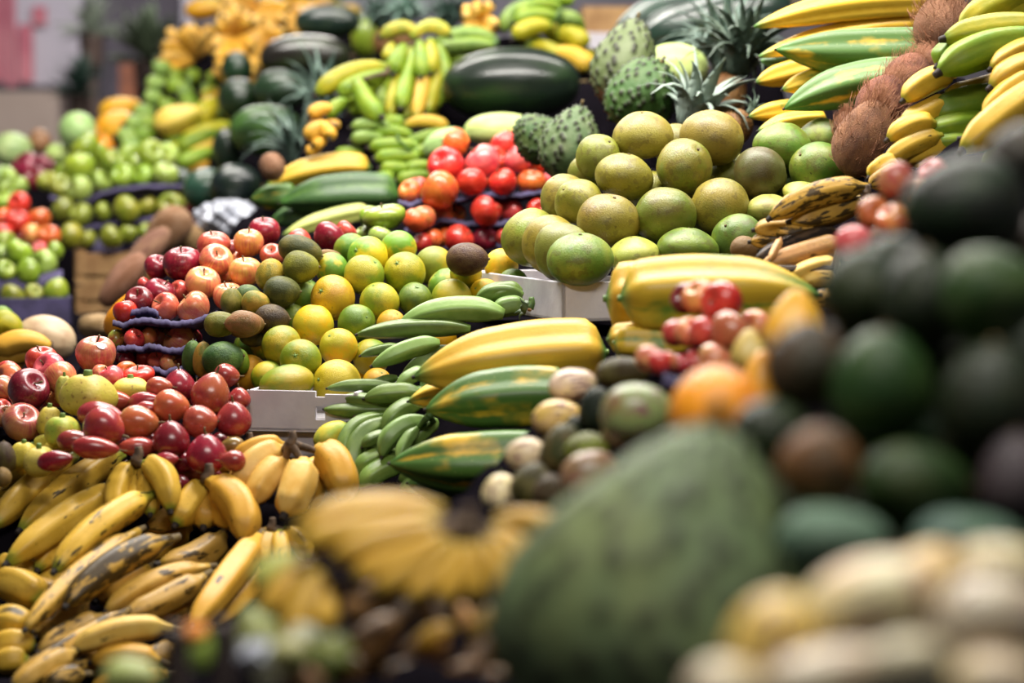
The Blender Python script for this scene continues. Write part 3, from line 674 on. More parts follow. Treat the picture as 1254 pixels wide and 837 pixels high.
# ---- plantain heap in front
tube_things('banana', 'plantain', 'plantain', P_BAN, 'single ripe plantains in the front heap', '''
M 530 -155 90 175 50 10 -30 yb dz=.03 | yellow plantain with brown freckles beside the one with the green neck;
M 160 -95 -60 50 42 0 -12 yb dz=.06 | smooth yellow plantain lying highest at the edge of the front heap;
M 330 -150 -30 160 48 -12 -14 yb dz=.01 | yellow plantain just under the smooth one at the heap's edge;
M 545 0 35 318 54 10 -36 yb dz=-.04 | big clean yellow plantain with a bright green neck;
M 425 145 163 345 42 -20 -22 yb dz=-.01 | clean yellow plantain tucked under the one with the green neck;
M 660 25 238 350 50 -12 -36 yb dz=-.03 | yellow plantain with a pale tip lying below the dark stem joint;
M 870 10 640 160 46 30 20 yk dz=-.01 | short black-edged plantain pointing up to the dark joint;
M 600 178 112 604 40 -26 -14 bb dz=-.08 | long plantain with black streaks and a black tip, lying slantwise;
M 738 215 290 500 50 -30 -30 bb dz=-.1 | plantain with the largest black bruises, in the heap's middle;
M 905 335 460 525 40 -30 -24 yk dz=-.03 | golden plantain lying behind the bruised one, black tip hidden;
M 885 375 540 545 45 0 18 yk dz=-.05 | golden plantain with one round black spot;
M 965 190 690 325 50 30 34 yk dz=-.02 | angular golden plantain with black underside beside the curved one;
M 1120 205 835 585 52 8 -8 yo dz=-.09 | tall pale golden plantain standing nearly upright with a black speck;
M 1150 290 920 580 44 20 4 yo dz=-.04 | narrow golden plantain behind the tall pale one;
M 745 600 320 690 44 -20 -32 yl dz=-.08 | pale pointed plantain near the bottom, tip almost white;
M 560 520 60 825 38 0 0 yk dz=-.05 | long slim plantain with a black seam running down the heap;
M 690 745 400 745 42 0 -26 yo dz=-.04 | golden plantain lying level below the pale pointed one;
M 830 480 560 570 44 0 12 yk dz=-.01 | plantain in shadow under the one with a round black spot;
M 440 550 170 700 40 0 -8 yk dz=-.02 | plantain half hidden under the bruised one;
M 320 700 60 850 42 0 0 yk dz=-.07 | spotted plantain crossing the bottom corner of the heap;
M -20 300 165 345 36 0 10 yb dz=0 | yellow plantain end poking out under the clean plantains;
M 270 430 95 382 38 -10 26 yk dz=-.02 | short curved plantain with a black nub;
M -30 400 175 480 58 20 -20 yb dz=-.02 | thick yellow plantain at the heap's edge with a black dot;
M -30 590 120 610 58 10 -20 yb dz=-.01 | thick yellow plantain with a black tip under the thick one with the dot;
M -30 685 150 680 50 0 -14 yb dz=.0 | plantain lowest at the heap's edge with a black blotch tip;
M -20 380 90 372 24 0 -6 yc dz=.03 | sliver of yellow-green plantain at the heap's edge;
M 360 800 190 860 40 0 -14 yk dz=-.06 | bruised plantain end at the very bottom of the heap;
M 240 590 260 850 40 10 0 bk dz=.03 | blackened plantain deep in the gap of the heap;
M 1000 360 700 560 46 0 0 yk dz=.04 | shadowed plantain behind the tall pale one;
M 560 640 380 800 46 0 0 yk dz=.03 | shadowed plantain beneath the pale pointed one;
M 640 340 420 480 50 0 0 yo dz=.05 | shadowed plantain behind the one with the largest bruises;
M 500 250 300 420 50 0 0 yb dz=.07 | shadowed plantain behind the long streaked one;
M 150 480 20 560 44 0 0 yk dz=.04 | shadowed plantain between the thick yellow ones;
M 380 470 160 640 44 0 0 yk dz=.03 | shadowed plantain under the long streaked one;
M 280 560 100 650 42 0 0 yk dz=.04 | shadowed plantain beside the blackened one in the gap;
M 480 690 200 840 46 0 -10 yk dz=.01 | bruised plantain sloping into the bottom corner of the heap;
M 720 800 400 860 44 0 -10 yo dz=.0 | golden plantain lowest under the level one;
M 120 345 -30 410 40 0 0 yb dz=.05 | plantain behind the sliver at the heap's edge;
M 320 330 170 430 42 0 0 yb dz=.05 | plantain in shade under the clean tucked one;
M 640 430 480 520 46 0 0 yk dz=.05 | shadowed plantain between two golden ones;
M 760 680 560 800 46 0 0 yk dz=.04 | shadowed plantain beside the dark crate slat;
M 120 740 -30 760 46 0 -10 yb dz=.0 | yellow plantain at the heap's bottom edge;
M 820 160 560 300 50 0 0 yo dz=.06 | shadowed plantain between the angular one and the dark stems
''')
hand('banana', 'banana_bunch', 'banana', (4.08, 600, .8), 'bunch of golden bananas hanging from a dark upright crown beneath the white box', 'banana bunches in the front heap', '''
J 190 570 -60 640 40 0 -26 yo dz=.02; J 190 590 -45 800 56 -24 -40 cy dz=-.02; J 200 640 40 850 54 -20 -10 cy dz=-.04; J 285 640 190 900 66 10 0 cy dz=-.06; J 345 585 470 830 66 36 -30 yo dz=-.02; J 200 640 160 760 40 0 0 yo dz=.04; J 330 640 300 860 60 0 0 yo dz=.03
''', 'J 215 560', .8)
hand('banana', 'banana_bunch', 'banana', (3.95, 700, 1.0), 'bunch of yellow bananas with a curved black twisted stem above the front heap', 'banana bunches in the front heap', '''
I 690 660 815 880 50 26 -50 yb dz=.0; I 680 670 720 900 44 10 0 yb dz=.03; I 650 650 560 900 46 -40 0 yb dz=.03; I 670 660 640 900 50 0 0 yb dz=.05
''', 'I 650 640', 1.0)
hand('banana', 'banana_bunch', 'banana', (3.95, 700, 1.0), 'bunch of golden bananas, the outer one bent round in a high arc', 'banana bunches in the front heap', '''
M 900 -40 1050 215 58 60 -20 yo dz=-.02; M 890 -30 760 150 50 -6 0 yb dz=.02; M 900 -20 880 160 50 0 0 yo dz=.04; M 920 -20 1000 160 50 0 0 yo dz=.03
''', 'M 890 -50', .9)
hand('banana', 'banana_bunch', 'banana', (3.95, 700, 1.0), 'small bunch of spotted bananas with a pale brown crown, beside the tall pale plantain', 'banana bunches in the front heap', '''
N 110 170 -60 330 34 -10 0 yk dz=.02; N 110 180 70 330 32 0 0 yb dz=.0; N 150 180 160 330 32 0 0 yb dz=-.01; N 170 170 270 300 34 14 -10 yb dz=0
''', 'N 110 165', 1.0)
hand('banana', 'banana_bunch', 'banana', (4.2, 600, .5), 'bunch of plain yellow bananas just in front of the tree tomatoes', 'banana bunches in the front heap', '''
J -10 560 -150 700 52 0 -20 yo dz=.04; N 60 -40 -60 130 40 0 -6 yo dz=.02
''', 'J 10 560', .8)
hand('small', 'banana_bunch', 'banana', (4.22, 600, .4), 'bunch of yellow-green bananas under the green plantains beside the white box', 'banana bunches in the front heap', '''
J 500 490 380 590 56 -30 -20 ypg dz=.02; J 540 560 480 720 50 -20 0 ypg dz=.04; J 520 520 440 600 40 -10 0 gb dz=.06
''', 'J 520 480', .8)

# ---- green plantains
hand('plant', 'green_plantain_bunch', 'plantain', P_PLT, 'upper bunch of green plantains, broad fingers reaching over the citrus', 'green plantain bunches in the middle', '''
F 1240 725 745 768 58 0 -44 gpl dz=.0; J 1080 12 540 40 42 0 -18 gp dz=.0; J 930 80 610 190 44 10 -26 gpl dz=-.02; J 745 100 553 142 24 0 -10 gp dz=0; J 1000 110 760 230 50 0 0 gp dz=.05; F 1330 640 1110 650 42 0 -30 gp dz=.03; G 150 620 -20 660 42 0 -26 gp dz=.03; G 170 690 10 720 46 0 -20 gpl dz=.01
''', 'G 190 690', .8, 'greencrown')
hand('plant', 'green_plantain_bunch', 'plantain', P_PLT, 'middle bunch of green plantains, thin fingers with black tips beside the white box', 'green plantain bunches in the middle', '''
J 860 215 725 296 34 0 -14 gpl dz=-.04; J 720 290 395 298 28 0 -12 gp dz=.0; J 730 245 535 322 26 0 -8 gp dz=.01; J 840 320 575 346 46 0 -12 gp dz=-.03; J 690 375 450 350 32 0 -8 gp dz=-.01; J 700 400 380 398 34 0 4 gp dz=.0; J 640 450 495 460 26 0 8 gp dz=.02; J 780 390 600 400 40 0 0 gp dz=.03; J 720 430 560 440 50 0 0 gp dz=.05
''', 'J 850 300', .8, 'greencrown')
hand('plant', 'green_plantain_bunch', 'plantain', (4.25, 560, .6), 'lower bunch of green plantains, fingers curling down beside the golden bananas', 'green plantain bunches in the middle', '''
J 680 425 520 760 38 -110 -60 gp dz=.02; J 700 450 545 760 48 -90 -40 gp dz=.01; J 690 520 562 578 30 -10 -10 gp dz=-.02; J 850 370 668 525 44 -30 -30 gp dz=0; J 870 450 655 622 48 -40 -34 gpl dz=-.04; J 920 455 800 580 40 0 -20 gp dz=-.02; J 830 480 735 650 30 -16 -6 gpl dz=-.05; J 760 620 545 720 44 -50 -30 gs dz=.0; J 790 650 560 790 50 -40 -20 gs dz=-.01; J 880 690 738 738 36 0 -10 gp dz=-.01; J 900 760 745 775 40 0 -10 gpl dz=-.01; J 760 590 640 720 50 0 0 gp dz=.06; J 620 560 600 740 50 0 0 gp dz=.06; J 520 640 500 780 30 -20 0 gpl dz=.05
''', 'J 880 430', .8, 'greencrown')

# ---- ridged papayas
tube_things('babaco', 'ridged_papaya', 'papaya', P_BAB, 'long ridged papayas in the middle', '''
X 742 432 508 462 41 0 -6 py dz=-.02 | big all-yellow ridged papaya lying over two green ones;
X 700 486 522 502 35 0 -6 pgy dz=-.02 | green ridged papaya right under the big yellow one;
X 690 564 478 568 38 0 0 pgy dz=-.08 | green and yellow ridged papaya lying lowest, by the cream melon pears;
X 600 478 500 492 19 0 -2 pyg dz=.03 | small green-nosed papaya poking out beneath the big yellow one;
X 640 590 500 592 30 0 0 pg dz=.02 | dark green papaya hidden under the lowest green and yellow one;
X 640 615 560 612 20 0 0 pyg dz=.05 | yellow end of a papaya low beside the cream melon pears
''')
tube_things('babaco', 'ridged_papaya', 'papaya', P_BABR, 'papayas beside the grapefruit box', '''
X 742 366 900 368 43 0 0 py dz=.1 | golden ridged papaya whose blunt end shows beside the grapefruit box;
X 760 366 1002 362 44 0 -4 pyg dz=-.02 | large green and gold ridged papaya pointing at the blackened plantains;
X 800 396 965 388 28 0 0 pg dz=.1 | dark green papaya beneath the large green and gold one;
X 752 420 850 424 22 0 0 pyg dz=.03 | blunt yellow-green papaya end behind the pale red apples;
X 744 416 850 412 18 0 0 py dz=.1 | narrow yellow papaya end squeezed under the golden one
''')
tube_things('babaco', 'ridged_papaya', 'papaya', P_TOPB, 'papayas stacked beside the coconuts', '''
D 880 15 80 118 64 0 -34 py dz=.04 | yellow ridged papaya topmost of the stack beside the coconuts;
D 880 110 100 248 56 -20 -24 py dz=.08 | yellow papaya with a green nose, second in the coconut-side stack;
D 900 210 180 215 98 0 10 pgy dz=-.06 | widest green papaya with a yellow band, across the middle of the stack;
D 860 345 215 472 92 -20 -40 pgy dz=-.08 | green and yellow papaya low in the stack, nose over the grapefruits;
D 340 290 90 358 50 0 -6 py dz=.1 | brownish yellow papaya end between two stacked papayas;
D 420 320 205 390 46 0 -4 pyg dz=.0 | small papaya nose with a black tip inside the stack;
D 330 470 58 508 42 0 -10 pyg dz=.06 | green-nosed papaya by the pineapple skin;
D 400 520 100 568 44 0 -14 py dz=.04 | lowest papaya of the stack, touching the green grapefruits;
D 620 530 420 530 46 0 0 py dz=.1 | yellow papaya middle showing between grapefruit and coconut;
D 300 275 110 265 40 0 0 pg dz=.14 | dark green papaya end deep in the stack
''')
tube_things('babaco', 'ridged_papaya', 'papaya', P_BABL, 'papayas behind the dark red apples', '''
F 600 20 100 110 62 0 -40 py dz=.05 | yellow ridged papaya on top, behind the dark red apples;
F 735 150 165 190 100 0 -22 pg dz=-.05 | plain dark green ridged papaya behind the dark red apples;
F 600 230 180 345 44 0 -14 pl dz=-.18 | pale yellow-green papaya lying slantwise under the dark green one;
F 250 150 30 170 60 0 0 pgy dz=.05 | small green and yellow papaya end by the white plastic bag;
F 330 250 130 270 56 0 0 pg dz=.0 | dark green papaya end under the green and yellow one
''')

# ---- grapefruit heap on the pale box
pile('pomelo', 'grapefruit', 'grapefruit', 'grapefruit', P_POM, [
 ('bottom', 'X 638 292 23 33 pm dz=.12; X 661 300 22 33 pmy dz=.08; X 681 308 26 32 pm dz=.04; X 710 318 37 31 pmg dz=-.02 sp=.1 | dark green grapefruit with a yellow patch at the box corner; X 776 313 31 22 pmp dz=.02; X 842 304 34 24 pmg sp=.3 dz=.02; X 903 292 30 27 pmg dz=.02; X 941 256 27 17 pmp dz=.03; X 985 238 24 14 pmp dz=.04; X 1038 238 20 14 pmp dz=.1'),
 ('middle', 'X 684 243 22 27 pmy dz=.05; X 708 248 27 28 pm dz=.02; X 745 271 36 31 pmy sp=.35; X 815 264 34 34 pm sp=.2; X 881 254 33 33 pmy sp=.42 | olive grapefruit with one big brown scar; X 1001 207 32 31 pmg sp=.5 | green grapefruit with brown bruises on its crown; X 915 247 24 24 pm dz=.08; X 960 222 24 24 pmg dz=.1'),
 ('upper', 'X 733 193 26 27 pm dz=.04; X 764 217 33 28 pmy dz=-.01; X 838 204 33 31 pm sp=.2; X 931 213 31 29 pmb sp=.4 | dark brown grapefruit among green ones; X 958 179 32 28 pmg; X 1006 168 26 22 pmg dz=.03; X 1029 182 20 26 pm dz=.08'),
 ('top', 'X 787 166 33 28 pmy sp=.2; X 872 169 38 32 pmy sp=.35; X 826 178 24 24 pmy dz=.07; X 800 238 28 26 pm dz=.1 | shaded grapefruit deep between the yellow-green ones in the middle of the heap; X 850 232 26 26 pmy dz=.11 | shaded grapefruit in the gap before the scarred olive one; X 895 215 26 26 pm dz=.1 | shaded grapefruit behind the dark brown one; X 782 282 24 24 pmg dz=.1 | shaded grapefruit low behind the pale yellow one; X 862 282 24 24 pm dz=.1 | shaded grapefruit low under the scarred olive one; X 718 214 22 22 pm dz=.12 | shaded grapefruit behind the shoulder of the heap by the red apple trays'),
], 'grapefruits heaped on the pale wooden box', '{adj} grapefruit in the {row} row, {ord} counted from the stacked apple trays', 'l')
pile('dark', 'brown_fruit', 'fruit', 'fruit', (4.3, 304, 1), [('', 'X 913 305 18 15 bo | small brown fruit between the grapefruits and the blackened plantains')], None, '', 'l')

# ---- stacked apple trays
pile('apple', 'apple', 'apple', 'apple', P_TRA, [
 ('top', 'B 1010 680 74 64 to; B 1140 765 90 70 tp dz=-.02; B 965 782 92 72 tr dz=-.02; B 1245 700 50 72 tr; C 168 662 56 52 tp dz=.03; C 95 692 76 68 to; C 140 762 72 68 tp dz=-.03 | pink apple with its stem hollow showing, high on the stacked trays; C 232 772 56 66 to; C 18 764 56 64 tr dz=-.01'),
 ('second', 'F 790 135 50 56 to; F 830 120 44 60 tr dz=.03; F 935 112 98 68 to dz=-.04; F 1088 85 76 62 tr; F 1180 70 50 50 to dz=.04; G 62 86 72 60 tr dz=-.03 | bright red apple on the upper tray with its stem hollow facing out; G 200 86 72 56 to dz=-.01; G 300 84 50 50 tp dz=.02; G 350 74 60 38 tp dz=.04'),
 ('third', 'F 812 275 50 60 to; F 855 262 44 62 ya dz=.01; F 950 250 74 66 to dz=.01; F 1010 240 48 50 to dz=.04; F 1150 226 76 64 tr dz=-.02; F 1240 235 46 55 to dz=.04; G 14 228 36 56 tr; G 105 235 60 56 r dz=.03; G 232 222 58 50 tr'),
 ('lowest', 'F 850 388 44 54 tr; F 905 368 44 54 to; F 1026 358 76 60 tr dz=-.02; F 960 360 44 56 to dz=.01; F 1150 360 62 50 dr dz=.03; G 10 350 50 50 dr dz=.03; G 64 356 30 46 r'),
], 'apples in the stacked purple trays', '{adj} apple in the {row} row of the stacked trays, {ord} counted towards the grapefruits', 'l')
pile('tallapple', 'green_apple', 'apple', 'green apple', (5.1, 265, .8), [('', 'F 668 262 104 70 ga a=0 | big green apple lying alone beside the stacked trays; F 650 350 66 44 gl | pale green apple between the citrus top and the stacked trays; F 568 338 42 36 gl dz=.08 | smallest pale green apple behind the top citrus; F 600 260 44 56 ga dz=.04 | green apple half hidden by the big green one')], 'green apples beside the stacked trays', '', 'l')

# ---- blackened plantains, bananas, coconuts
hand('banana', 'blackened_plantain_bunch', 'plantain', P_RB, 'upper bunch of ripe plantains with large black patches beside the green grapefruits', 'blackened plantain bunches', '''
H 575 105 155 238 42 -10 -34 bb dz=-.06; H 560 150 240 255 40 0 20 bb dz=-.03; H 360 270 175 292 36 0 20 yk dz=-.01; H 300 300 88 290 34 0 -14 yk dz=.0; H 280 350 70 342 30 0 -8 yk dz=.02; H 260 390 110 382 24 0 0 bk dz=.03
''', 'H 570 130', .8)
hand('banana', 'blackened_plantain_bunch', 'plantain', (4.15, 300, .9), 'lower bunch of withered brown plantains just above the long green papaya tip', 'blackened plantain bunches', '''
H 470 300 90 425 36 0 -20 bk dz=.0; H 480 330 120 440 40 0 10 tan dz=-.02; H 440 450 130 452 16 0 14 bk dz=-.03; H 450 430 240 490 28 0 -10 yl dz=-.02; H 440 500 280 520 28 0 -10 yl dz=-.01; H 420 580 340 600 34 0 0 yk dz=.0; H 420 640 350 640 30 0 0 bk dz=.02; H 200 325 150 425 14 0 0 tan dz=-.04
''', 'H 460 340', .8)
hand('banana', 'banana_bunch', 'banana', (4.3, 130, .7), 'upper bunch of green-yellow bananas hanging over the coconuts', 'bananas over the coconuts', '''
D 1300 -30 985 120 52 -20 -20 ygb dz=.0; D 1330 20 1115 110 44 0 -20 ygb dz=.02; D 1330 120 912 168 54 0 -12 ygb dz=-.05; D 1380 190 890 312 62 -20 -44 gb dz=-.07; D 1000 215 882 282 48 -10 -14 gb dz=.0; D 1120 215 960 285 48 0 -10 ygb dz=.02; D 1360 200 1112 298 40 0 -22 yc dz=-.1; D 1360 280 1112 378 50 0 -26 yc dz=-.1; D 1340 300 1215 300 30 0 -6 gb dz=-.12
''', 'D 1360 120', .8)
hand('banana', 'banana_bunch', 'banana', (4.25, 170, .8), 'middle bunch of yellow bananas with black tips pointing at the coconuts', 'bananas over the coconuts', '''
D 960 320 732 434 42 -10 -22 yc dz=-.04; D 1220 330 908 412 46 0 26 yc dz=-.02; D 940 420 722 522 40 0 20 yc dz=-.02; D 1180 430 833 510 62 0 -18 gb dz=-.0; D 870 540 665 605 38 0 -28 yc dz=-.03; D 1120 540 825 585 50 0 -10 gb dz=.0; D 1080 610 835 626 44 0 8 gb dz=.0; D 900 590 648 706 36 0 -20 yc dz=-.02; D 930 620 705 690 40 0 4 yc dz=0; D 930 650 755 700 36 0 4 yc dz=.01; D 700 700 584 768 34 0 -14 yc dz=-.02; D 720 730 588 806 34 0 0 yk dz=-.03; D 960 470 842 500 50 0 0 gb dz=.03; D 1000 600 900 660 40 0 0 yk dz=.04
''', 'D 1180 480', .8)
hand('banana', 'banana_bunch', 'banana', (4.1, 200, .7), 'lowest bunch of big yellow bananas, black tips just above the dark avocados', 'bananas over the coconuts', '''
D 1400 350 990 650 60 -10 -10 yc dz=-.05; D 1300 330 1085 500 44 0 -14 yc dz=.0; D 1200 560 984 604 40 0 20 gb dz=.03; D 1400 560 1080 720 60 0 -10 gb dz=.0; D 1300 450 1100 560 50 0 0 gb dz=.05
''', 'D 1400 420', .8)
pile('coconut', 'coconut', 'coconut', 'coconut', (4.6, 160, .7), [('', 'D 915 118 128 145 co a=100 | dark hairy coconut highest in the slope, between papayas and bananas; D 860 270 50 60 co dz=.02 | reddish coconut piece under the highest coconut; D 755 330 105 90 co a=60 dz=.0 | coconut with ragged loose fibre below the highest coconut; D 640 440 120 100 co a=60 dz=-.03 | tangled fibrous coconut in the middle of the slope; D 560 600 120 170 co a=70 dz=-.05 | largest brown coconut, smooth husk, beside the bruised green grapefruit; D 620 700 90 80 co a=60 dz=.03 | coconut end low beside the yellow bananas; D 480 540 50 60 co dz=.1 | coconut tucked behind the green grapefruits')], 'husked coconuts in a slope', '', 'l')

# ---- soursops, big melons behind
pile('soursop', 'soursop', 'soursop', 'soursop', (5.3, 130, .6), [('', 'C 650 305 160 215 so a=75 dz=.05 | tall spiky soursop standing highest beside the pale melon; C 730 455 165 180 sog a=60 dz=-.08 | darker green spiky soursop in front of the tall one; C 390 690 150 185 so a=75 dz=-.05 | pale spiky soursop just behind the stacked apple trays; C 235 660 115 120 sog a=20 dz=.03 | spiky soursop lying half behind the pale one')], 'spiky soursops', '', 'l')
pile('watermelon', 'watermelon', 'watermelon', 'watermelon', (6.3, 105, .4), [('', 'X 626 104 82 43 wm a=2 | large glossy dark watermelon lying level behind the stacked apple trays; X 812 26 62 32 wmb a=22 dz=-.05 | ash-green watermelon behind the wider one above the soursops; X 876 26 92 34 wmb a=14 dz=-.3 | widest ash-green watermelon, above the pale melon and soursops')], 'large dark watermelons', '', 'l')
pile('palemelon', 'pale_melon', 'melon', 'melon', (5.9, 150, .4), [('', 'B 960 690 110 70 lm2 a=20 | pale green melon rim showing behind the stacked apples; C 50 620 170 76 lm a=0 dz=-.1 | pale green melon between the watermelon and the stacked apples; C 880 330 160 115 lm dz=-.42 | round pale green melon behind the dark soursop')], 'pale green melons', '', 'l')
pile('palemelon', 'beige_melon', 'melon', 'melon', (5.3, 420, .4), [('', 'I 220 60 140 106 be a=-12 | smooth beige melon behind the dark red apples, before the black crate')], None, '', 'l')

# ---- bananas and pineapples in the middle distance
hand('small', 'banana_bunch', 'banana', P_MID, 'hanging bunch of yellow-green bananas arched over by one banana', 'yellow-green banana bunches behind', '', 'R 640 230', .6, extra=parse_tube('''
R 640 215 430 205 36 20 -60 ypg dz=.02; R 600 210 810 200 36 0 -60 ypg dz=.0; R 600 250 450 640 44 -60 0 gb dz=.0; R 610 260 480 640 36 -20 0 ygb dz=-.02; R 620 270 540 590 40 -10 20 gb dz=-.05; R 650 240 560 650 38 20 20 ygb dz=.0; R 660 260 620 650 36 20 0 yc dz=-.04; R 700 220 680 620 44 30 0 ygb dz=-.01; R 720 220 720 590 40 60 0 gb dz=.01; R 640 230 650 420 40 10 0 gb dz=-.07; R 700 230 700 400 40 10 0 ygb dz=-.06; R 560 250 500 400 44 -10 0 gb dz=-.06; R 730 230 620 660 40 90 30 ygb dz=.02; R 500 240 470 330 30 -10 0 ygb dz=.02; R 740 240 760 480 36 20 0 gb dz=.03
''', P_MID))
hand('small', 'banana_bunch', 'banana', (6.2, 120, .8), 'bunch of thick yellow-green bananas pointing away from the hanging bunch', 'yellow-green banana bunches behind', '''
R 470 370 80 520 50 -10 -46 ygb dz=.0; R 470 400 200 520 46 -10 -10 gb dz=-.02; R 300 430 430 640 52 -10 30 gb dz=-.06; R 460 420 240 560 40 0 0 gb dz=.0; R 240 550 130 640 36 0 -10 gb dz=-.02; R 400 480 260 620 50 0 0 gb dz=.04
''', 'R 460 400', .6)
hand('small', 'banana_bunch', 'banana', (6.1, 160, .6), 'stacked flat green bananas filling the space under the hanging bunch', 'yellow-green banana bunches behind', '''
R 490 690 270 700 32 0 -14 gs dz=-.02; R 440 760 270 770 34 0 -14 gs dz=-.02; R 560 690 800 700 34 0 -30 yc dz=.0; R 600 740 380 730 38 0 -14 gb dz=.0; R 560 790 820 740 36 0 -14 gb dz=-.02; R 640 800 370 810 38 0 -10 gb dz=-.03; R 640 860 400 870 38 0 -10 gb dz=-.05; R 600 850 780 800 36 0 -6 gb dz=-.04; R 600 920 430 925 36 0 0 gb dz=-.05; R 700 900 560 930 36 0 0 gb dz=-.05; R 420 660 560 670 34 0 0 gb dz=.03; R 330 830 180 850 34 0 0 gb dz=.02; R 700 960 520 990 40 0 0 gb dz=-.06; R 500 960 400 1000 40 0 0 gb dz=-.06; R 620 760 500 770 44 0 0 gb dz=.05
''', 'R 520 760', .5, 'greencrown')
hand('small', 'banana_bunch', 'banana', (6.6, 60, .6), 'bunch of pale green bananas curving down onto the big watermelon', 'yellow-green banana bunches behind', '''
R 1060 210 750 250 36 -40 -40 gs dz=-.02; R 1050 250 750 285 36 -40 -20 gs dz=-.05; R 1060 240 760 320 40 -20 -30 gb dz=-.02; R 1040 200 830 195 34 0 -20 gs dz=.0; R 1060 270 800 350 40 0 0 gb dz=.0
''', 'R 1060 240', .6, 'greencrown')
hand('small', 'banana_bunch', 'banana', (6.6, 60, .6), 'big bunch of green to yellow bananas above the large watermelon', 'yellow-green banana bunches behind', '''
C 330 20 70 150 34 -60 -40 gs dz=.0; C 340 40 130 100 34 -20 -40 gb dz=-.02; C 330 90 120 110 36 0 -26 gb dz=-.04; C 300 130 115 185 40 -10 -26 ygb dz=-.06; C 440 110 340 90 36 0 -10 gs dz=.02; C 320 160 450 230 44 20 -20 ygb dz=-.04; C 190 220 350 330 40 20 -30 ygb dz=-.02; C 300 250 480 340 46 20 -20 yc dz=-.04; C 400 250 490 300 36 0 -10 ygb dz=.0; C 400 10 280 0 36 0 -10 gb dz=.03; C 220 10 60 130 40 0 0 gs dz=.05; C 240 180 200 260 44 0 0 gb dz=.03; C 300 60 440 160 50 0 0 gb dz=.06; C 250 120 400 200 50 0 0 ygb dz=.08
''', 'C 330 70', .5, 'greencrown')
hand('small', 'mini_banana_bunch', 'banana', (6.8, 40, .6), 'cluster of stubby orange-yellow mini bananas above the pale green bunch', 'mini banana clusters', None, 'R 980 100', .6, extra=fan('R', 980, 110, 110, 40, 7, 60, 320, ['yo', 'cy'], 6.7, .15, 2, .08, 3))
hand('small', 'mini_banana_bunch', 'banana', (6.0, 150, .6), 'cluster of stubby orange mini bananas beside the pineapple leaves', 'mini banana clusters', '''
R 160 600 40 640 36 0 -20 yo dz=0; R 160 700 20 760 40 0 -26 yo dz=-.02; R 90 680 150 760 36 20 0 yo dz=-.04; R 130 760 60 800 30 0 0 yo dz=-.02; R 100 810 20 830 26 0 0 yo dz=0; R 210 680 130 690 30 0 0 yo dz=.02
''', 'R 150 690', .6)

# ---- far heap: bananas, dark watermelons
pile('watermelon', 'watermelon', 'watermelon', 'watermelon', P_WM, [
 ('', 'B 395 105 155 78 wm a=0 | dark watermelon topmost of the dark heap; B 290 275 215 105 wm a=0 dz=-.1 | longest dark watermelon, second from the top of the dark heap; B 165 435 125 98 wm a=0 dz=-.15 | dark watermelon under the longest one, shiny on top; B 100 625 170 118 wmg a=0 dz=-.25 | green-sheened watermelon low in the heap; A 1145 478 96 98 wm dz=-.05 | round dark watermelon end at the side of the heap, by the yellow bananas; A 1090 720 72 100 wm dz=-.1 | dark watermelon end under the green-sheened one; E 990 130 110 100 wmb dz=-.1 | blue-green watermelon above the white plastic bag; E 1130 110 120 100 wm dz=-.2 | dark watermelon above the white bag, by the pineapple leaves; A 870 860 60 50 wmb dz=.1 | small watermelon end beside the green apples; B -40 330 70 80 wm dz=.0 | dark watermelon peeking out behind the longest one; B 580 175 70 100 ga dz=.2 | bright green melon behind the topmost dark watermelon')], 'dark watermelons in the far heap', '', 'l')
for nm, x, y, L, th, n, a0, a1, key, d, ti, sd, lab in (
    ('banana_bunch', 260, 330, 210, 38, 8, 45, 200, ['cy', 'yo'], 8.1, 2, 1, 'spread yellow banana bunch standing like a hand above green bananas'),
    ('banana_bunch', 480, 190, 150, 44, 8, 20, 300, ['cy', 'yo'], 8.0, 2, 2, 'pale yellow banana bunch between the spread hand and the topmost watermelon'),
    ('banana_bunch', 500, 330, 140, 44, 7, 160, 330, ['cy', 'yo'], 7.8, 2, 4, 'yellow banana bunch resting against the round dark watermelon end'),
    ('banana_bunch', 600, 50, 190, 48, 9, 130, 350, ['cy', 'yo'], 8.2, 2, 5, 'high yellow banana bunch with many fat fingers'),
    ('banana_bunch', 780, 60, 160, 46, 7, 160, 330, ['cy', 'yo'], 8.2, 2, 6, 'yellow banana bunch just above the topmost dark watermelon'),
    ('banana_bunch', 640, 220, 130, 42, 6, 180, 360, ['cy', 'yo'], 7.9, 2, 7, 'yellow banana bunch behind the longest dark watermelon'),
    ('banana_bunch', 900, 10, 130, 44, 6, 180, 360, ['yo', 'cy'], 8.4, 1, 8, 'yellow banana bunch peeking behind the topmost watermelon'),
    ('banana_bunch', 1080, 40, 100, 40, 5, 180, 330, ['ygb', 'yc'], 8.4, 1, 9, 'olive yellow banana bunch beyond the watermelons'),
    ('banana_bunch', 400, 490, 110, 30, 5, 200, 300, ['ygb', 'yo'], 7.8, 1, 10, 'short yellow bananas above the ripe papaya')):
    hand('small', nm, 'banana', None, lab, 'yellow banana bunches far behind', None, 'Q %d %d' % (x, y), .6, extra=fan('Q', x, y, L, th, n, a0, a1, key, d, .15, ti, .1, sd))
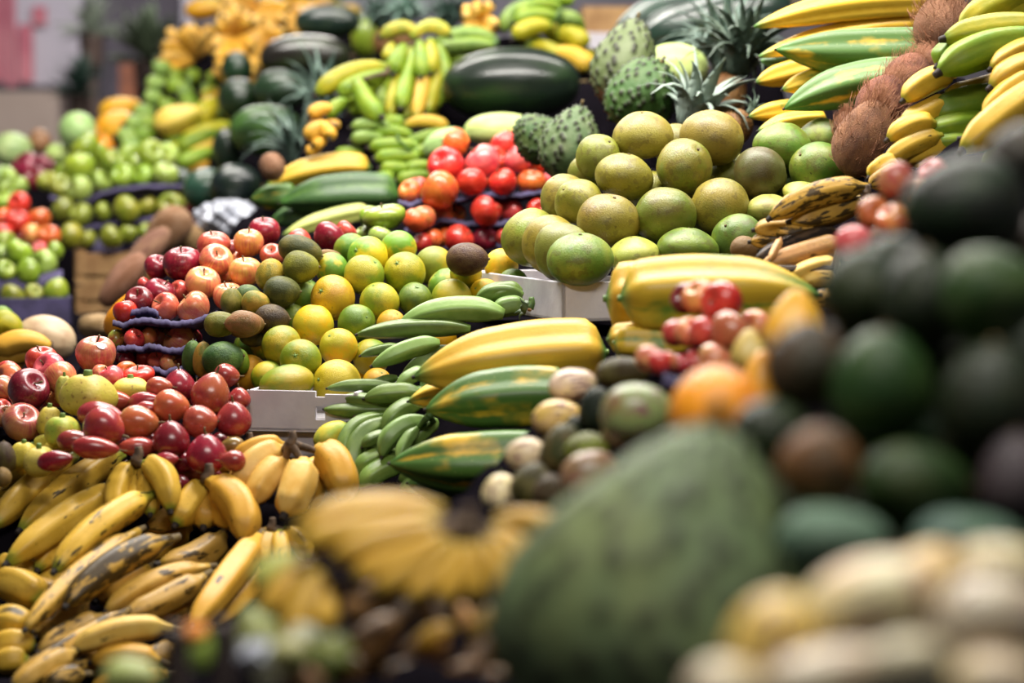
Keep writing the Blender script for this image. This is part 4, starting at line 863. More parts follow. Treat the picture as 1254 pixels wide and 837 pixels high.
hand('small', 'green_banana_bunch', 'banana', (7.9, 110, 1), 'large bunch of short green bananas under the spread yellow hand', 'green banana bunches far behind', '''
A 820 320 730 340 40 0 0 gs dz=0; A 800 400 700 410 40 0 0 gs dz=-.02; A 900 420 800 415 40 0 0 gb dz=-.04; A 930 450 850 455 44 0 0 gs dz=-.06; A 960 360 890 375 38 0 0 gb dz=-.02; A 1040 380 990 385 36 0 0 gb dz=0; A 1020 440 965 445 40 0 0 gs dz=-.05; A 780 470 690 480 40 0 0 gs dz=-.04; A 850 520 760 520 46 0 0 gb dz=-.06; A 950 510 870 500 46 0 0 gb dz=-.05; A 740 540 640 550 40 0 0 gs dz=-.06; A 700 590 600 600 40 0 0 gs dz=-.1; A 760 600 670 600 44 0 0 gb dz=-.08; A 660 650 560 660 40 0 0 gs dz=-.12; A 740 660 650 660 44 0 0 gb dz=-.1; A 680 700 580 710 40 0 0 gs dz=-.15; A 1040 520 960 500 46 0 0 gb dz=-.02; A 880 370 800 370 40 0 0 gb dz=.05
''', 'A 900 400', .5, 'greencrown')
hand('small', 'banana_bunch', 'banana', (7.6, 160, 1), 'bunch of yellow-green bananas between the ripe papaya and dark watermelons', 'yellow banana bunches far behind', '''
A 1050 480 930 600 46 0 -10 ygb dz=-.02; A 1040 530 930 580 44 0 0 ygb dz=.0; A 1100 600 870 690 40 0 -10 ygb dz=-.04; A 1060 640 850 720 40 0 -10 gb dz=-.06; A 1100 650 900 760 36 0 0 yc dz=-.04; A 1020 720 850 790 36 0 0 gb dz=-.08; A 1000 780 850 810 30 0 0 yo dz=-.05; A 900 640 800 700 44 0 0 gb dz=.0; A 880 700 780 770 44 0 0 ygb dz=-.02; A 1040 560 900 700 50 0 0 gb dz=.05
''', 'A 1050 540', .5, 'greencrown')
pile('smallpapaya', 'ripe_papaya', 'papaya', 'papaya', (7.6, 140, 1), [('', 'A 855 568 118 64 q a=20 | ripe orange-yellow papaya leaning on the green banana bunch; A 1010 35 120 46 py a=10 dz=.6 | bright yellow papaya above the spread banana hand; A 575 520 100 50 pyo a=15 dz=.3 | orange papaya topmost beside the pale green melon; A 560 600 100 66 pyo a=25 dz=.2 | orange papaya second beside the pale green melon; A 430 650 60 44 or a=20 dz=.2 | orange papaya end above the green apples; A 500 690 44 44 or dz=.1 | orange papaya tip low above the green apples')], 'ripe papayas far behind', '', 'l')
pile('palemelon', 'pale_melon', 'melon', 'melon', (7.6, 165, 1), [('', 'A 372 630 84 90 lm2 | pale green melon beside the orange papayas; A 60 720 92 80 lm2 dz=.3 | pale green melon highest above the dark red onions; A 20 850 80 50 lm2 | pale melon under the topmost pale one; A 280 740 60 50 lm dz=.1 | pale melon between onions and green apples; A 190 680 50 60 bn dz=.3 | brown melon behind the dark red onions')], 'pale melons far behind', '', 'l')
pile('tallapple', 'red_onion', 'onion', 'onion', (7.4, 205, 1), [('', 'A 130 795 76 56 on | dark red onion widest beside the pale melon; A 212 790 46 52 on dz=-.05 | dark red onion beside the first green apple; A 170 850 60 46 on dz=-.08 | dark red onion lowest of three')], 'dark red onions', '', 'l')
pile('tallapple', 'green_apple', 'apple', 'green apple', P_GA, [
 ('top', 'A 410 705 74 62 ga; A 540 772 62 52 ga; A 620 750 62 56 ga dz=.03; A 725 742 70 66 ga dz=.02; A 380 795 82 56 ga dz=-.03; A 800 740 60 50 gl dz=.1; A 470 740 50 50 ga dz=.1'),
 ('upper', 'E 285 110 56 56 gd; E 385 118 66 54 gl; E 480 92 54 54 gl dz=.03; E 590 68 60 56 ga; E 692 66 56 54 ga; E 790 58 64 62 gl dz=-.03; E 520 30 60 50 ga dz=.05; E 660 10 60 50 ga dz=.05; E 300 50 50 44 ga dz=.05; E 230 90 50 50 gd dz=.06'),
 ('middle', 'E 305 225 62 66 gd; E 390 250 56 54 gd dz=-.01; E 490 232 46 44 gd dz=.02; E 605 216 68 58 gd dz=-.02; E 706 206 52 46 gd dz=.02; E 822 200 70 56 gd; E 915 182 50 50 gl dz=.05; E 930 216 46 46 on dz=-.02'),
 ('lower', 'E 345 350 60 66 gd; E 420 365 44 44 gd dz=.02; E 530 350 62 50 gd dz=-.02; E 618 340 46 44 gd dz=.02; E 702 332 44 44 gd; E 780 320 40 40 gd dz=.03; E 940 310 44 36 on dz=.0'),
], 'green apples in the stacked dark trays over the wooden crate', '{adj} apple in the {row} row over the wooden crate, {ord} counted from the onions', 'l')
pile('apple', 'apple', 'apple', 'apple', (6.7, 280, 1.2), [('', 'E 92 190 56 50 tr | bright red apple topping the small far heap; E 185 265 62 52 to | orange-red apple beside the topmost far one; E 80 285 62 64 tr dz=-.02 | bright red apple in the middle of the small far heap; E 20 262 46 46 to dz=.0 | orange apple end at the far heap edge; E 150 345 58 52 ya dz=-.03 | yellow-red apple low in the far heap; E 236 350 56 52 to dz=-.03 | orange-red apple low beside the green ones in the far heap; E 190 402 40 24 tp dz=-.01 | pink apple bit between green apples; E 15 330 50 44 tr dz=.0 | red apple lower at the far heap edge; E 60 350 50 50 tr dz=.05 | red apple deep in the far heap')], 'red apples in the far heap', '', 'l')
pile('tallapple', 'green_apple', 'apple', 'green apple', (6.4, 310, 1.2), [
 ('top', 'E 25 130 50 44 ga dz=.5; E 90 110 50 44 gl dz=.55; E 40 70 55 44 gl dz=.6; E 15 190 40 50 ga dz=.4'),
 ('upper', 'E 20 372 60 44 ga; E 85 425 70 62 ga; E 20 440 50 50 gl dz=.02; E 262 425 42 50 ga dz=.05'),
 ('middle', 'E 20 516 46 52 ga; E 130 515 64 54 ga; E 215 478 68 60 gl dz=.01'),
 ('bottom', 'E 55 630 64 44 gd; E 160 622 46 40 gd dz=.02; E 272 606 64 48 ga'),
], 'green apples on the near black crate trays', '{adj} apple in the {row} row over the black crate, {ord} towards the wooden one', 'l')
hand('small', 'banana_bunch', 'banana', (5.2, 405, .5), 'bunch of blurred yellow bananas beside the beige melon', 'yellow bananas by the black crate', '''
I 240 100 -20 130 52 -10 -44 yo dz=-.02; I 200 130 -20 170 40 -10 -10 yo dz=.0; I 90 40 -30 20 60 0 -40 ygb dz=.05; I 60 0 -30 -10 50 0 -10 gb dz=.06; I 60 -40 -20 -60 40 0 0 gb dz=.08; I 120 160 40 180 36 0 0 yo dz=.02
''', 'I 240 100', .5)
pile('yam', 'brown_root', 'root', 'root', (6.4, 300, .8), [('', 'E 810 320 90 120 ym a=50 | rough brown root leaning highest over the wooden crate; E 700 430 150 60 ym a=48 dz=-.1 | long brown root slanting down over the wooden crate; E 590 560 150 70 ym a=50 dz=-.2 | long brown root lowest, beside the orange papaya; E 880 340 110 60 ym a=-30 dz=.1 | brown root end reaching to the white plastic bag; B 130 800 60 66 ym dz=-.7 | brown round root behind the green and yellow papaya end; E 460 780 80 60 ym dz=-.4 | brown root end at the foot of the slope')], 'rough brown roots', '', 'l')
pile('smallpapaya', 'ripe_papaya', 'papaya', 'papaya', (5.0, 400, .8), [('', 'E 595 720 130 64 or a=58 | orange papaya standing behind the purple apple tray')], None, '', 'l')

# ---- pale red apples, avocados and melon pears nearer the camera
pile('apple', 'apple', 'apple', 'apple', P_APF, [
 ('top', 'X 840 366 14 22 dr dz=.04; X 857 365 18 23 ya dz=.02; X 885 367 27 22 tr dz=-.02'),
 ('middle', 'X 826 409 13 20 r dz=.04; X 845 408 17 20 pa dz=.02; X 864 408 18 21 r; X 895 405 28 23 to2 dz=-.02; X 925 400 20 20 pa dz=.03; X 876 395 18 18 dr dz=.06'),
 ('bottom', 'K 760 148 70 54 pa; K 815 176 60 56 r dz=.0; K 860 170 44 50 pa dz=.02; K 915 185 50 50 r dz=.03; K 1080 150 100 66 pa dz=-.02; K 1232 138 60 62 to2; K 990 170 70 60 r dz=.03; K 1200 210 46 36 py dz=.03'),
], 'pale red apples heaped over the small avocados', '{adj} apple in the {row} row above the avocados, {ord} counted from the ridged papayas', 'l')
pile('pepino', 'melon_pear', 'melon pear', 'melon pear', P_PEP, [('', 'K 396 280 112 74 pe a=10 dz=.03 | cream melon pear with purple dashes, topmost of its column; K 322 440 118 84 pey a=10 dz=.03 | yellowish melon pear, second down its column; K 172 620 98 84 pe dz=.03 | cream melon pear, third down its column; K 55 800 90 90 pe dz=.02 | cream melon pear with a bold purple streak, lowest of its column; K 705 425 168 150 peg a=10 dz=-.35 | big green and brown melon pear beside the orange fruit; K 480 720 140 120 peb a=30 dz=-.2 | brown and green melon pear partly behind the big soursop; K 640 520 100 80 peb dz=-.15 | brownish melon pear in shadow under the big green and brown one')], 'melon pears beside the papayas', '', 'l')
pile('dark', 'dark_avocado', 'avocado', 'avocado', P_PEP, [('', 'K 640 222 130 74 do a=5 dz=.0 | smooth dark green avocado lying topmost, under the pale red apples; K 512 400 84 108 av up=1 | dark green avocado standing beside the big green melon pear; K 342 588 96 122 do a=75 dz=-.02 | dark olive avocado leaning next to the cream melon pears; K 460 602 104 94 og dz=-.05 | olive green avocado below the standing one; K 198 762 92 108 do a=70 dz=-.04 | dark olive avocado by the lowest cream melon pear; K 285 790 80 80 db dz=-.1 | brown-green avocado low behind the blurred banana hand; K 410 500 60 70 av dz=.06 | avocado deep in the gap between standing ones; K 400 800 80 80 av dz=-.0 | avocado in shadow under the brown melon pear')], 'small dark avocados beside the melon pears', '', 'l')
pile('citrus', 'orange', 'orange', 'orange', (2.62, 500, .5), [('', 'X 877 506 58 56 or | single bright orange, large and out of focus, behind the big soursop')], None, '', 'l')
pile('smallpapaya', 'small_yellow_papaya', 'papaya', 'papaya', (2.95, 400, .8), [('', 'X 973 400 34 44 pyo a=85 | small golden pear-shaped papaya between the papaya tip and the avocados; X 935 470 26 40 pyo dz=.1 | golden papaya behind the orange; X 918 430 20 26 pey dz=.2 | yellow papaya end by the pale red apples')], 'small golden papayas', '', 'l')
pile('apple', 'apple', 'apple', 'apple', (3.2, 250, .8), [('', 'H 700 70 82 72 yr | red and yellow apple, larger of two beside the topmost avocado; H 860 35 76 50 tr dz=.05 | pink-red apple behind the topmost dark avocado; H 600 215 70 66 to2 dz=.04 | small orange apple below the red and yellow one; H 690 250 70 80 ya dz=.02 | orange apple under the red and yellow one, beside the avocado; H 512 332 92 60 tp dz=.0 | pink apple lying alone beside the withered plantains; H 640 330 60 60 ya dz=.1 | orange apple in shadow beside the pink one; H 800 130 70 70 ya dz=.05 | yellow apple half behind the topmost avocado')], 'apples behind the large avocados', '', 'l')

# ---- large avocados close to the camera
pile('dark', 'large_avocado', 'avocado', 'avocado', P_AV, [
 ('top', 'X 1180 257 74 64 av | dark round avocado topmost of the big blurred ones; X 1262 190 52 40 avb dz=.06 | avocado end behind the topmost big one'),
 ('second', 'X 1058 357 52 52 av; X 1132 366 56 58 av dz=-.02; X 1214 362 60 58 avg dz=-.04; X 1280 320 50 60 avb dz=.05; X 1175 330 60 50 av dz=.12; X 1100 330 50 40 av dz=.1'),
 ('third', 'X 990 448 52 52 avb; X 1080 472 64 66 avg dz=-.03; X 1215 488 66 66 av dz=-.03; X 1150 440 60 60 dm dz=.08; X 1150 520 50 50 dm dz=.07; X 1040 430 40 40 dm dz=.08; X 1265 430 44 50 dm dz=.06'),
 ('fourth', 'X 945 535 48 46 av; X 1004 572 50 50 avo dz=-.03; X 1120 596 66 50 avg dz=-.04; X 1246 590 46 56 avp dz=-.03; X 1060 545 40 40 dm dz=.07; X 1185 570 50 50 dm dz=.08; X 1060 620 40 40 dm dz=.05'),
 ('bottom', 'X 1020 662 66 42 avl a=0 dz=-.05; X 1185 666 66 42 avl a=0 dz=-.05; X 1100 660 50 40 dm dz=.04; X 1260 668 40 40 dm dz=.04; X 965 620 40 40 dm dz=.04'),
], 'large dark avocados close by', '{adj} big avocado in the {row} row, {ord} counted from the orange', 'l')
pile('gsoursop', 'giant_soursop', 'soursop', 'soursop', (2.05, 700, .3), [('', 'X 818 728 186 216 sof a=74 | huge green soursop with worn bumps, close to the camera'), ('', 'X 975 700 90 80 sof a=20 dz=.12 | soursop end half hidden behind the huge one')], 'large soursops close by', '', 'l')
pile('pepino', 'big_melon_pear', 'melon pear', 'melon pear', (1.62, 740, .6), [('', 'X 950 790 56 64 pey a=70 | yellow melon pear touching the huge soursop, close by; X 1068 748 92 62 pe a=24 dz=-.01 | largest cream melon pear, pale and out of focus; X 1140 712 46 44 pey dz=.04 | yellowish melon pear end behind the largest cream one; X 1220 772 76 66 pgw a=0 dz=-.02 | grey-green cream melon pear beside the pinkish one; X 1225 700 60 36 pe a=0 dz=.04 | pinkish cream melon pear behind the grey-green cream one; X 1115 815 52 34 pew a=10 dz=-.06 | small pale melon pear under the largest cream one; X 1020 832 90 40 pew a=10 dz=-.04 | pale melon pear lowest; X 890 850 50 40 pew dz=.0 | pale melon pear end below the huge soursop; X 1220 840 60 40 pe dz=-.03 | pinkish fruit below the grey-green cream melon pear')], 'cream melon pears close by', '', 'l')

# ---- blurred banana hand close to the camera
hand('small', 'banana_bunch', 'banana', (2.3, 680, .4), 'large blurred banana hand close by, fingers spread around a dark crown', 'bananas close to the camera', '''
N 860 90 220 170 62 0 -34 fg dz=.0; N 840 130 240 230 56 0 -10 fg dz=-.03; N 850 150 380 300 50 -20 0 fg dz=-.05; N 870 190 470 370 50 -20 20 fg dz=-.06; N 900 210 560 430 46 -10 30 fg dz=-.07; N 930 230 700 470 44 0 30 fg dz=-.07; N 960 230 850 490 44 0 20 fg dz=-.07; N 990 230 990 480 42 0 0 fg dz=-.07; N 1020 220 1110 480 42 20 0 fg dz=-.06; N 1050 200 1200 430 46 30 0 fg dz=-.04; N 1060 170 1260 370 50 50 0 fg dz=-.02; N 1080 130 1420 190 50 0 -20 fg dz=.0; N 1080 160 1330 270 46 0 -10 fg dz=.02; N 800 60 300 110 50 0 -20 fg dz=.05
''', 'N 950 150', 1.2)
hand('small', 'banana_bunch', 'banana', (2.28, 780, .5), 'stubby yellow-brown bananas under the large blurred hand', 'bananas close to the camera', '''
N 300 320 110 560 70 -30 0 fg dz=.0; N 320 360 210 660 66 -10 10 fg dz=-.03; N 330 400 330 620 60 10 0 fg dz=-.02; N 240 300 60 430 60 -20 -20 pl dz=.02; N 900 600 740 690 40 0 -20 fg dz=.05; N 1060 510 960 640 40 20 0 yl dz=.0; N 1180 570 1170 730 50 0 0 yl dz=.02; N 930 500 980 600 30 0 0 tan dz=.04; N 800 780 600 830 50 0 -10 tan dz=.02; N 1000 760 850 840 46 0 0 tan dz=.04; N 1150 800 1000 850 46 0 0 tan dz=.0
''', 'N 600 480', .8)
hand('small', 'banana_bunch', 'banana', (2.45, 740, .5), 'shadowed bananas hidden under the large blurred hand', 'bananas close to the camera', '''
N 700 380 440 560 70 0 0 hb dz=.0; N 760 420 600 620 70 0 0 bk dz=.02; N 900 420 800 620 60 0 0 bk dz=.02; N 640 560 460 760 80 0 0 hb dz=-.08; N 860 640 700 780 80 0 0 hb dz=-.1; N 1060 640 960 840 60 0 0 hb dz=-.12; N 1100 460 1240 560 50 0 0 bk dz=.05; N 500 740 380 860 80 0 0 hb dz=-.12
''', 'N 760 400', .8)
pile('quince', 'small_pale_fruit', 'fruit', 'fruit', (2.2, 780, .5), [('', 'N 60 650 90 110 gw a=80 | pale green lumpy fruit behind the dark crate slat; N 190 720 90 80 gw dz=-.08 | pale green lumpy fruit under the stubby bananas; N 370 720 100 80 og dz=-.1 | olive green fruit under the stubby bananas; N 20 560 50 60 gw dz=.05 | pale green fruit end beside the tall pale plantain; M 560 810 120 80 gw a=0 dz=.2 | yellow-green fruit low in front of the plantain heap; M 870 700 50 90 gl a=85 dz=.1 | olive fruit standing between two dark crate slats; M 845 620 58 46 or a=10 dz=.06 | orange fruit end on the dark crate slat; N 260 640 70 60 pgw dz=.0 | grey cream fruit behind the green ones; N 100 790 80 60 pgw dz=-.05 | grey cream fruit low beside the crate slat; N 250 820 90 60 bn dz=-.05 | brown fruit at the very bottom by the crate slat')], 'pale fruit around the dark crate', '', 'l')
# ================================================================== settle the heaps (things only touch), then build
def settle():
    n = len(ITEMS); con = []
    bb = [(min(s[0] - s[2] for s in it['sp']), max(s[0] + s[2] for s in it['sp']), min(s[1] - s[2] for s in it['sp']), max(s[1] + s[2] for s in it['sp'])) for it in ITEMS]
    for i in range(n):
        for j in range(i + 1, n):
            a, b = bb[i], bb[j]
            if a[0] > b[1] or b[0] > a[1] or a[2] > b[3] or b[2] > a[3] or abs(ITEMS[i]['d'] - ITEMS[j]['d']) > .6: continue
            best, need_ij, need_ji = 0, -9, -9
            for s in ITEMS[i]['sp']:
                for q in ITEMS[j]['sp']:
                    di, dj = ITEMS[i]['d'] + s[3], ITEMS[j]['d'] + q[3]; dm = (di + dj) / 2
                    lat = math.hypot(s[0] - q[0], s[1] - q[1]) / F * dm; rs = (s[2] + q[2]) / F * dm * .97
                    if lat >= rs: continue
                    h = math.sqrt(rs * rs - lat * lat)
                    need_ij = max(need_ij, h + s[3] - q[3])      # dj - di >= need when i in front
                    need_ji = max(need_ji, h + q[3] - s[3])
                    if h > best: best = h; front = di <= dj
            if best > 0: con.append((i, j, need_ij) if front else (j, i, need_ji))
    d = [it['d'] for it in ITEMS]; d0 = list(d)
    for k in range(160):
        for i, j, c in con:
            v = c - (d[j] - d[i])
            if v > 0: d[i] -= v * .5; d[j] += v * .5
        if k < 130:
            for i in range(n): d[i] += (d0[i] - d[i]) * .03
    for it, v in zip(ITEMS, d): it['df'] = v
    return con
settle()
for it in ITEMS: it['build'](it['df'])

# ------------------------------------------------------------------ pineapples
def pineapple(reg, x, y, d, ang, L, hw, n, a, b, label, seed, body=(60, 80), lean=0.0):
    r = random.Random(seed); px, py = rx(reg, x, y); s = REG[reg][2]; base = W(px, py, d); k = d / F
    root = link('pineapple', None); root.location = base
    dr = (RT * math.cos(math.radians(ang)) + UP * math.sin(math.radians(ang)) + FW * lean).normalized()
    leaves = []; ax = Vector((0, 0, 1)).rotation_difference(dr)
    for i in range(n):
        f = i / n; az = i * 2.4; spread = .25 + 1.1 * f; l = L / s * k * (1.0 - .35 * f) * r.uniform(.85, 1.15); w = hw / s * k * r.uniform(.8, 1.15)
        out = Vector((math.cos(az), math.sin(az), 0)); up = Vector((0, 0, 1)); side = up.cross(out); m = 8; rows = []
        for j in range(m + 1):
            t = j / m; cur = spread * (.35 + .9 * t * t)
            c = out * (w * 1.0 + l * t * math.sin(min(cur, 1.5))) + up * (l * t * math.cos(min(cur, 1.9)))
            ww = w * (1 - t ** 1.6) * (.8 + .4 * math.sin(t * 2.5)) + .0006
            nrm = (out * math.cos(cur) - up * math.sin(cur))
            rows.append((c - side * ww + -nrm * 0, c - nrm * ww * .5, c + side * ww, c - nrm * (ww * .5 + ww * .12)))
        vs = [ax @ v for rw in rows for v in rw]; fs = []
        for j in range(m):
            for q in range(4): fs.append((j * 4 + q, j * 4 + (q + 1) % 4, j * 4 + 4 + (q + 1) % 4, j * 4 + 4 + q))
        fs.append((3, 2, 1, 0)); fs.append(tuple(m * 4 + q for q in range(4)))
        t_ = [j / m for j in range(m + 1) for q in range(4)]
        leaves.append((vs, fs, t_, [0] * len(vs), [(v * 20) for v in vs]))
    o = link('leaf_crown', mkmesh('pineapple_leaves', *mm(merge(leaves)), M['leaf']), root); tint(o, a, b)
    bw, bh = body[0] / s * k, body[1] / s * k
    def rf(th, ph):
        c = math.cos(th); u = (ph * 7 / math.pi + c * 5); v = (ph * 7 / math.pi - c * 5)
        g = min(1, max(0, 1.3 - 3 * min(abs(u % 1 - .5) * -1 + .5, .5 - abs(v % 1 - .5)) * 2)); g = max(0, min(1, g))
        return math.sin(th) ** .75 * (1 - .05 * g), c, g
    vs, fs, t, g, fc = blob(rf, 70, 50); vs = [ax @ Vector((v[0] * bw, v[1] * bw, v[2] * bh - bh)) for v in vs]
    o = link('pineapple_body', _mk('pineapple_body', vs, fs, M['pine'], t, g, fc), root); tint(o, '#8a5830', '#9a7038')
    meta(root, label, 'pineapple', 'pineapples among the melons')
pineapple('C', 950, 610, 5.15, 66, 400, 44, 24, '#74857a', '#8c9a8e', 'pineapple with a grey-green leafy crown just behind the grapefruits', 1, (50, 70))
pineapple('C', 1120, 350, 5.78, 90, 430, 34, 40, '#5e7468', '#7c9084', 'pineapple whose tall thin crown rises before the ash-green watermelon', 2, (100, 130))
pineapple('D', 10, 330, 5.38, 75, 380, 30, 46, '#3c4a3e', '#58685a', 'pineapple with dark crown beside the stacked ridged papayas', 3, (60, 80))
pineapple('D', 60, 500, 5.1, 40, 110, 16, 16, '#4a5c4c', '#6c8070', 'pineapple lying with orange-brown skin between grapefruits and papayas', 4, (80, 100))
pineapple('B', 330, 560, 6.78, 72, 330, 24, 34, '#566e62', '#829a8e', 'pineapple with grey crown in front of the dark watermelons', 5, (60, 70))
pineapple('B', 255, 800, 6.5, 98, 380, 20, 28, '#4a6056', '#74897e', 'pineapple low before the green-sheened watermelon', 6, (50, 60))
pineapple('R', 560, 140, 7.3, 90, 200, 30, 30, '#6c8a7c', '#8aa496', 'pineapple with pale crown above the hanging banana bunch', 7, (60, 70))
pineapple('R', 800, 150, 7.4, 84, 240, 26, 30, '#3c5248', '#587064', 'pineapple with dark crown between the hanging bunch and mini bananas', 8, (60, 70))
pineapple('R', 440, 160, 7.5, 96, 240, 24, 30, '#3e544a', '#5c7468', 'pineapple with dark crown beside the topmost watermelon', 9, (60, 70))
pineapple('D', 790, 40, 5.4, 100, 260, 22, 26, '#3a4c40', '#566a5a', 'pineapple with dark crown behind the highest coconut', 10, (90, 120))
pineapple('G', 180, 700, 4.32, 160, 60, 26, 5, '#34442c', '#4a5c3a', 'dark dried leafy tuft on the green plantain stems', 11, (8, 10))

# ------------------------------------------------------------------ trays and boxes
def tray(pts, d0, d1, depth, label, group='purple card trays', lip=.006, name='fruit_tray', mat='tray'):
    """front edge along pts (reg x y), reaching back 'depth'"""
    P = []
    for i, (rg, x, y) in enumerate(pts):
        px, py = rx(rg, x, y); P.append(W(px, py, d0 + (d1 - d0) * i / (len(pts) - 1)))
    Q = []      # resample
    for i in range(len(P) - 1):
        for k in range(6): Q.append(P[i].lerp(P[i + 1], k / 6))
    Q.append(P[-1]); org = sum(Q, Vector()) / len(Q); n = len(Q); rows = []; slope = (CAM.z - org.z) / org.y * 1.15 + .02
    for r_, (bk, up) in enumerate(((-.004, .002), (0, lip), (.006, lip * .3), (.02, -.006), (depth * .35, -.004), (depth * .6, -.008), (depth, -.004))):
        row = []
        for i, p in enumerate(Q):
            w = .0012 * math.sin(i * .9 + r_ * .3) + .001 * math.sin(i * 2.3) - bk * slope
            dzv = (-lip * .5 if r_ == 0 else up)
            base = p if r_ < 3 else Vector((p.x, p.y, p.z * .6 + org.z * .4))
            row.append(base + Vector((0, bk, dzv + w)) - org)
        rows.append(row)
    vs = [v for r_ in rows for v in r_]; m = len(rows)
    th = Vector((0, 0, -.003)); nv = len(vs); vs = vs + [v + th for v in vs]; fs = []
    for a in range(m - 1):
        for i in range(n - 1):
            q = (a * n + i, a * n + i + 1, a * n + n + i + 1, a * n + n + i); fs.append(q); fs.append(tuple(nv + z for z in reversed(q)))
    for i in range(n - 1):
        fs.append((i + 1, i, nv + i, nv + i + 1)); b = (m - 1) * n; fs.append((b + i, b + i + 1, nv + b + i + 1, nv + b + i))
    o = link(name, _mk(name, vs, fs, M[mat])); o.location = org; meta(o, label, 'tray', group)
tray([('E', 540, 768), ('E', 600, 778), ('E', 650, 755), ('E', 740, 757), ('E', 820, 770), ('E', 900, 768), ('E', 980, 745), ('E', 1040, 722)], 4.63, 4.54, .14, 'purple card tray under the loose dark red and pink apples')
tray([('E', 625, 722), ('E', 680, 705), ('E', 735, 708), ('E', 760, 730)], 4.66, 4.62, .1, 'small folded purple tray edge beneath the dark red apples')
tray([('I', 560, 112), ('I', 610, 102), ('I', 680, 110), ('I', 720, 92), ('I', 780, 110), ('I', 850, 120), ('I', 900, 98), ('I', 940, 78)], 4.60, 4.54, .14, 'purple card tray in the middle of the three by the rough avocados')
tray([('I', 700, 210), ('I', 740, 205), ('I', 790, 225), ('I', 850, 205), ('I', 910, 205)], 4.54, 4.5, .14, 'lowest purple card tray, against the white box')
tray([('F', 735, 190), ('F', 800, 200), ('F', 850, 180), ('F', 930, 200), ('F', 1020, 175), ('F', 1100, 148), ('F', 1180, 150), ('F', 1252, 158), ('G', 60, 158), ('G', 150, 150), ('G', 270, 138)], 5.48, 5.54, .16, 'highest purple tray of the stack holding bright red apples')
tray([('F', 765, 325), ('F', 820, 322), ('F', 880, 312), ('F', 940, 268), ('F', 1020, 285), ('F', 1120, 295), ('F', 1252, 290), ('G', 60, 285), ('G', 180, 272)], 5.48, 5.54, .16, 'middle purple tray of the stack holding bright red apples')
tray([('F', 880, 420), ('F', 950, 412), ('F', 1050, 405), ('F', 1150, 398), ('F', 1252, 395), ('G', 70, 392)], 5.48, 5.54, .16, 'lowest purple tray of the stack holding bright red apples')
tray([('E', 240, 165), ('E', 330, 185), ('E', 420, 185), ('E', 500, 140), ('E', 600, 122), ('E', 700, 110), ('E', 790, 112), ('E', 880, 108)], 7.02, 7.02, .2, 'top dark tray of the green apple stack', 'dark trays of green apples')
tray([('E', 280, 318), ('E', 400, 318), ('E', 520, 292), ('E', 640, 284), ('E', 760, 262), ('E', 880, 268), ('E', 970, 260)], 7.02, 7.02, .2, 'middle dark tray of the green apple stack', 'dark trays of green apples')
tray([('E', 350, 420), ('E', 450, 412), ('E', 560, 400), ('E', 700, 380), ('E', 800, 372)], 7.0, 7.02, .2, 'lowest dark tray of the green apple stack on the wooden crate', 'dark trays of green apples', lip=.03)
tray([('E', -20, 590), ('E', 80, 588), ('E', 180, 575), ('E', 300, 545)], 6.3, 6.35, .3, 'lavender tray under green apples over the black crate', 'dark trays of green apples', lip=.02)
tray([('K', 830, 262), ('K', 900, 275), ('K', 960, 268)], 3.2, 3.2, .1, 'dark tray sliver beneath the pale red apples', lip=.01)

def box3(name, label, cat, fl, fr, bottom_px, d, dr, depth, mat, group=None, wall=.008, kind='card', back=None):
    """open box; front face from px fl(x,ytop) to fr(x,ytop) at depths d, dr; parts: each panel"""
    A = W(fl[0], fl[1], d); B = W(fr[0], fr[1], dr); B.z = A.z; h = (bottom_px - fl[1]) / F * d
    u = (B - A); L = u.length; u.normalize(); v = Vector((-u.y, u.x, 0)).normalized(); v = v if v.y > 0 else -v
    root = link(name, None); root.location = A - Vector((0, 0, h))
    def slab(nm, p, a, b, c, m=mat, slot=None):
        vs = [p + a * i + b * j + c * k for k in (0, 1) for j in (0, 1) for i in (0, 1)]
        fs = [(0, 2, 3, 1), (4, 5, 7, 6), (0, 1, 5, 4), (2, 6, 7, 3), (0, 4, 6, 2), (1, 3, 7, 5)]
        me = _mk(nm, vs, fs, M[m], smooth=False); o = link(nm, me, root)
        bv = o.modifiers.new('edge', 'BEVEL'); bv.width = .002; bv.segments = 2; return o
    Z = Vector((0, 0, 1)); O = Vector((0, 0, 0))
    if kind == 'slats':
        k = 3; g = h / k
        for i in range(k):
            slab('front_slat', O + Z * (i * g), u * L, v * wall, Z * g * .86); slab('side_slat', O + Z * (i * g), u * wall, v * depth, Z * g * .86); slab('side_slat', u * (L - wall) + Z * (i * g), u * wall, v * depth, Z * g * .86)
        slab('corner_post', v * wall, u * .03, v * .03, Z * h); slab('corner_post', u * (L - .03) + v * wall, u * .03, v * .03, Z * h)
    else:
        hx = L * .62   # a hand slot: the front is built round it
        sw, sh = .018, h * .34
        if kind == 'slot':
            vs = []; fs = []
            for (x0, x1, z0, z1) in ((0, hx, 0, h), (hx + sw, L, 0, h * .93), (hx, hx + sw, 0, h * .3), (hx, hx + sw, h * .3 + sh, h * .86)):
                b0 = len(vs); vs += [u * x + v * y + Z * z for z in (z0, z1) for y in (0, wall) for x in (x0, x1)]
                fs += [tuple(b0 + q for q in f) for f in ((0, 2, 3, 1), (4, 5, 7, 6), (0, 1, 5, 4), (2, 6, 7, 3), (0, 4, 6, 2), (1, 3, 7, 5))]
            link('front_panel', _mk('front_panel', vs, fs, M[mat], smooth=False), root)
        else: slab('front_panel', O, u * L, v * wall, Z * h)
        slab('side_panel', O, u * wall, v * depth, Z * h); slab('side_panel', u * (L - wall), u * wall, v * depth, Z * h)
    slab('back_panel', v * depth, u * L, v * wall, Z * h); slab('bottom_panel', O, u * L, v * depth, Z * wall)
    meta(root, label, cat, group); return root
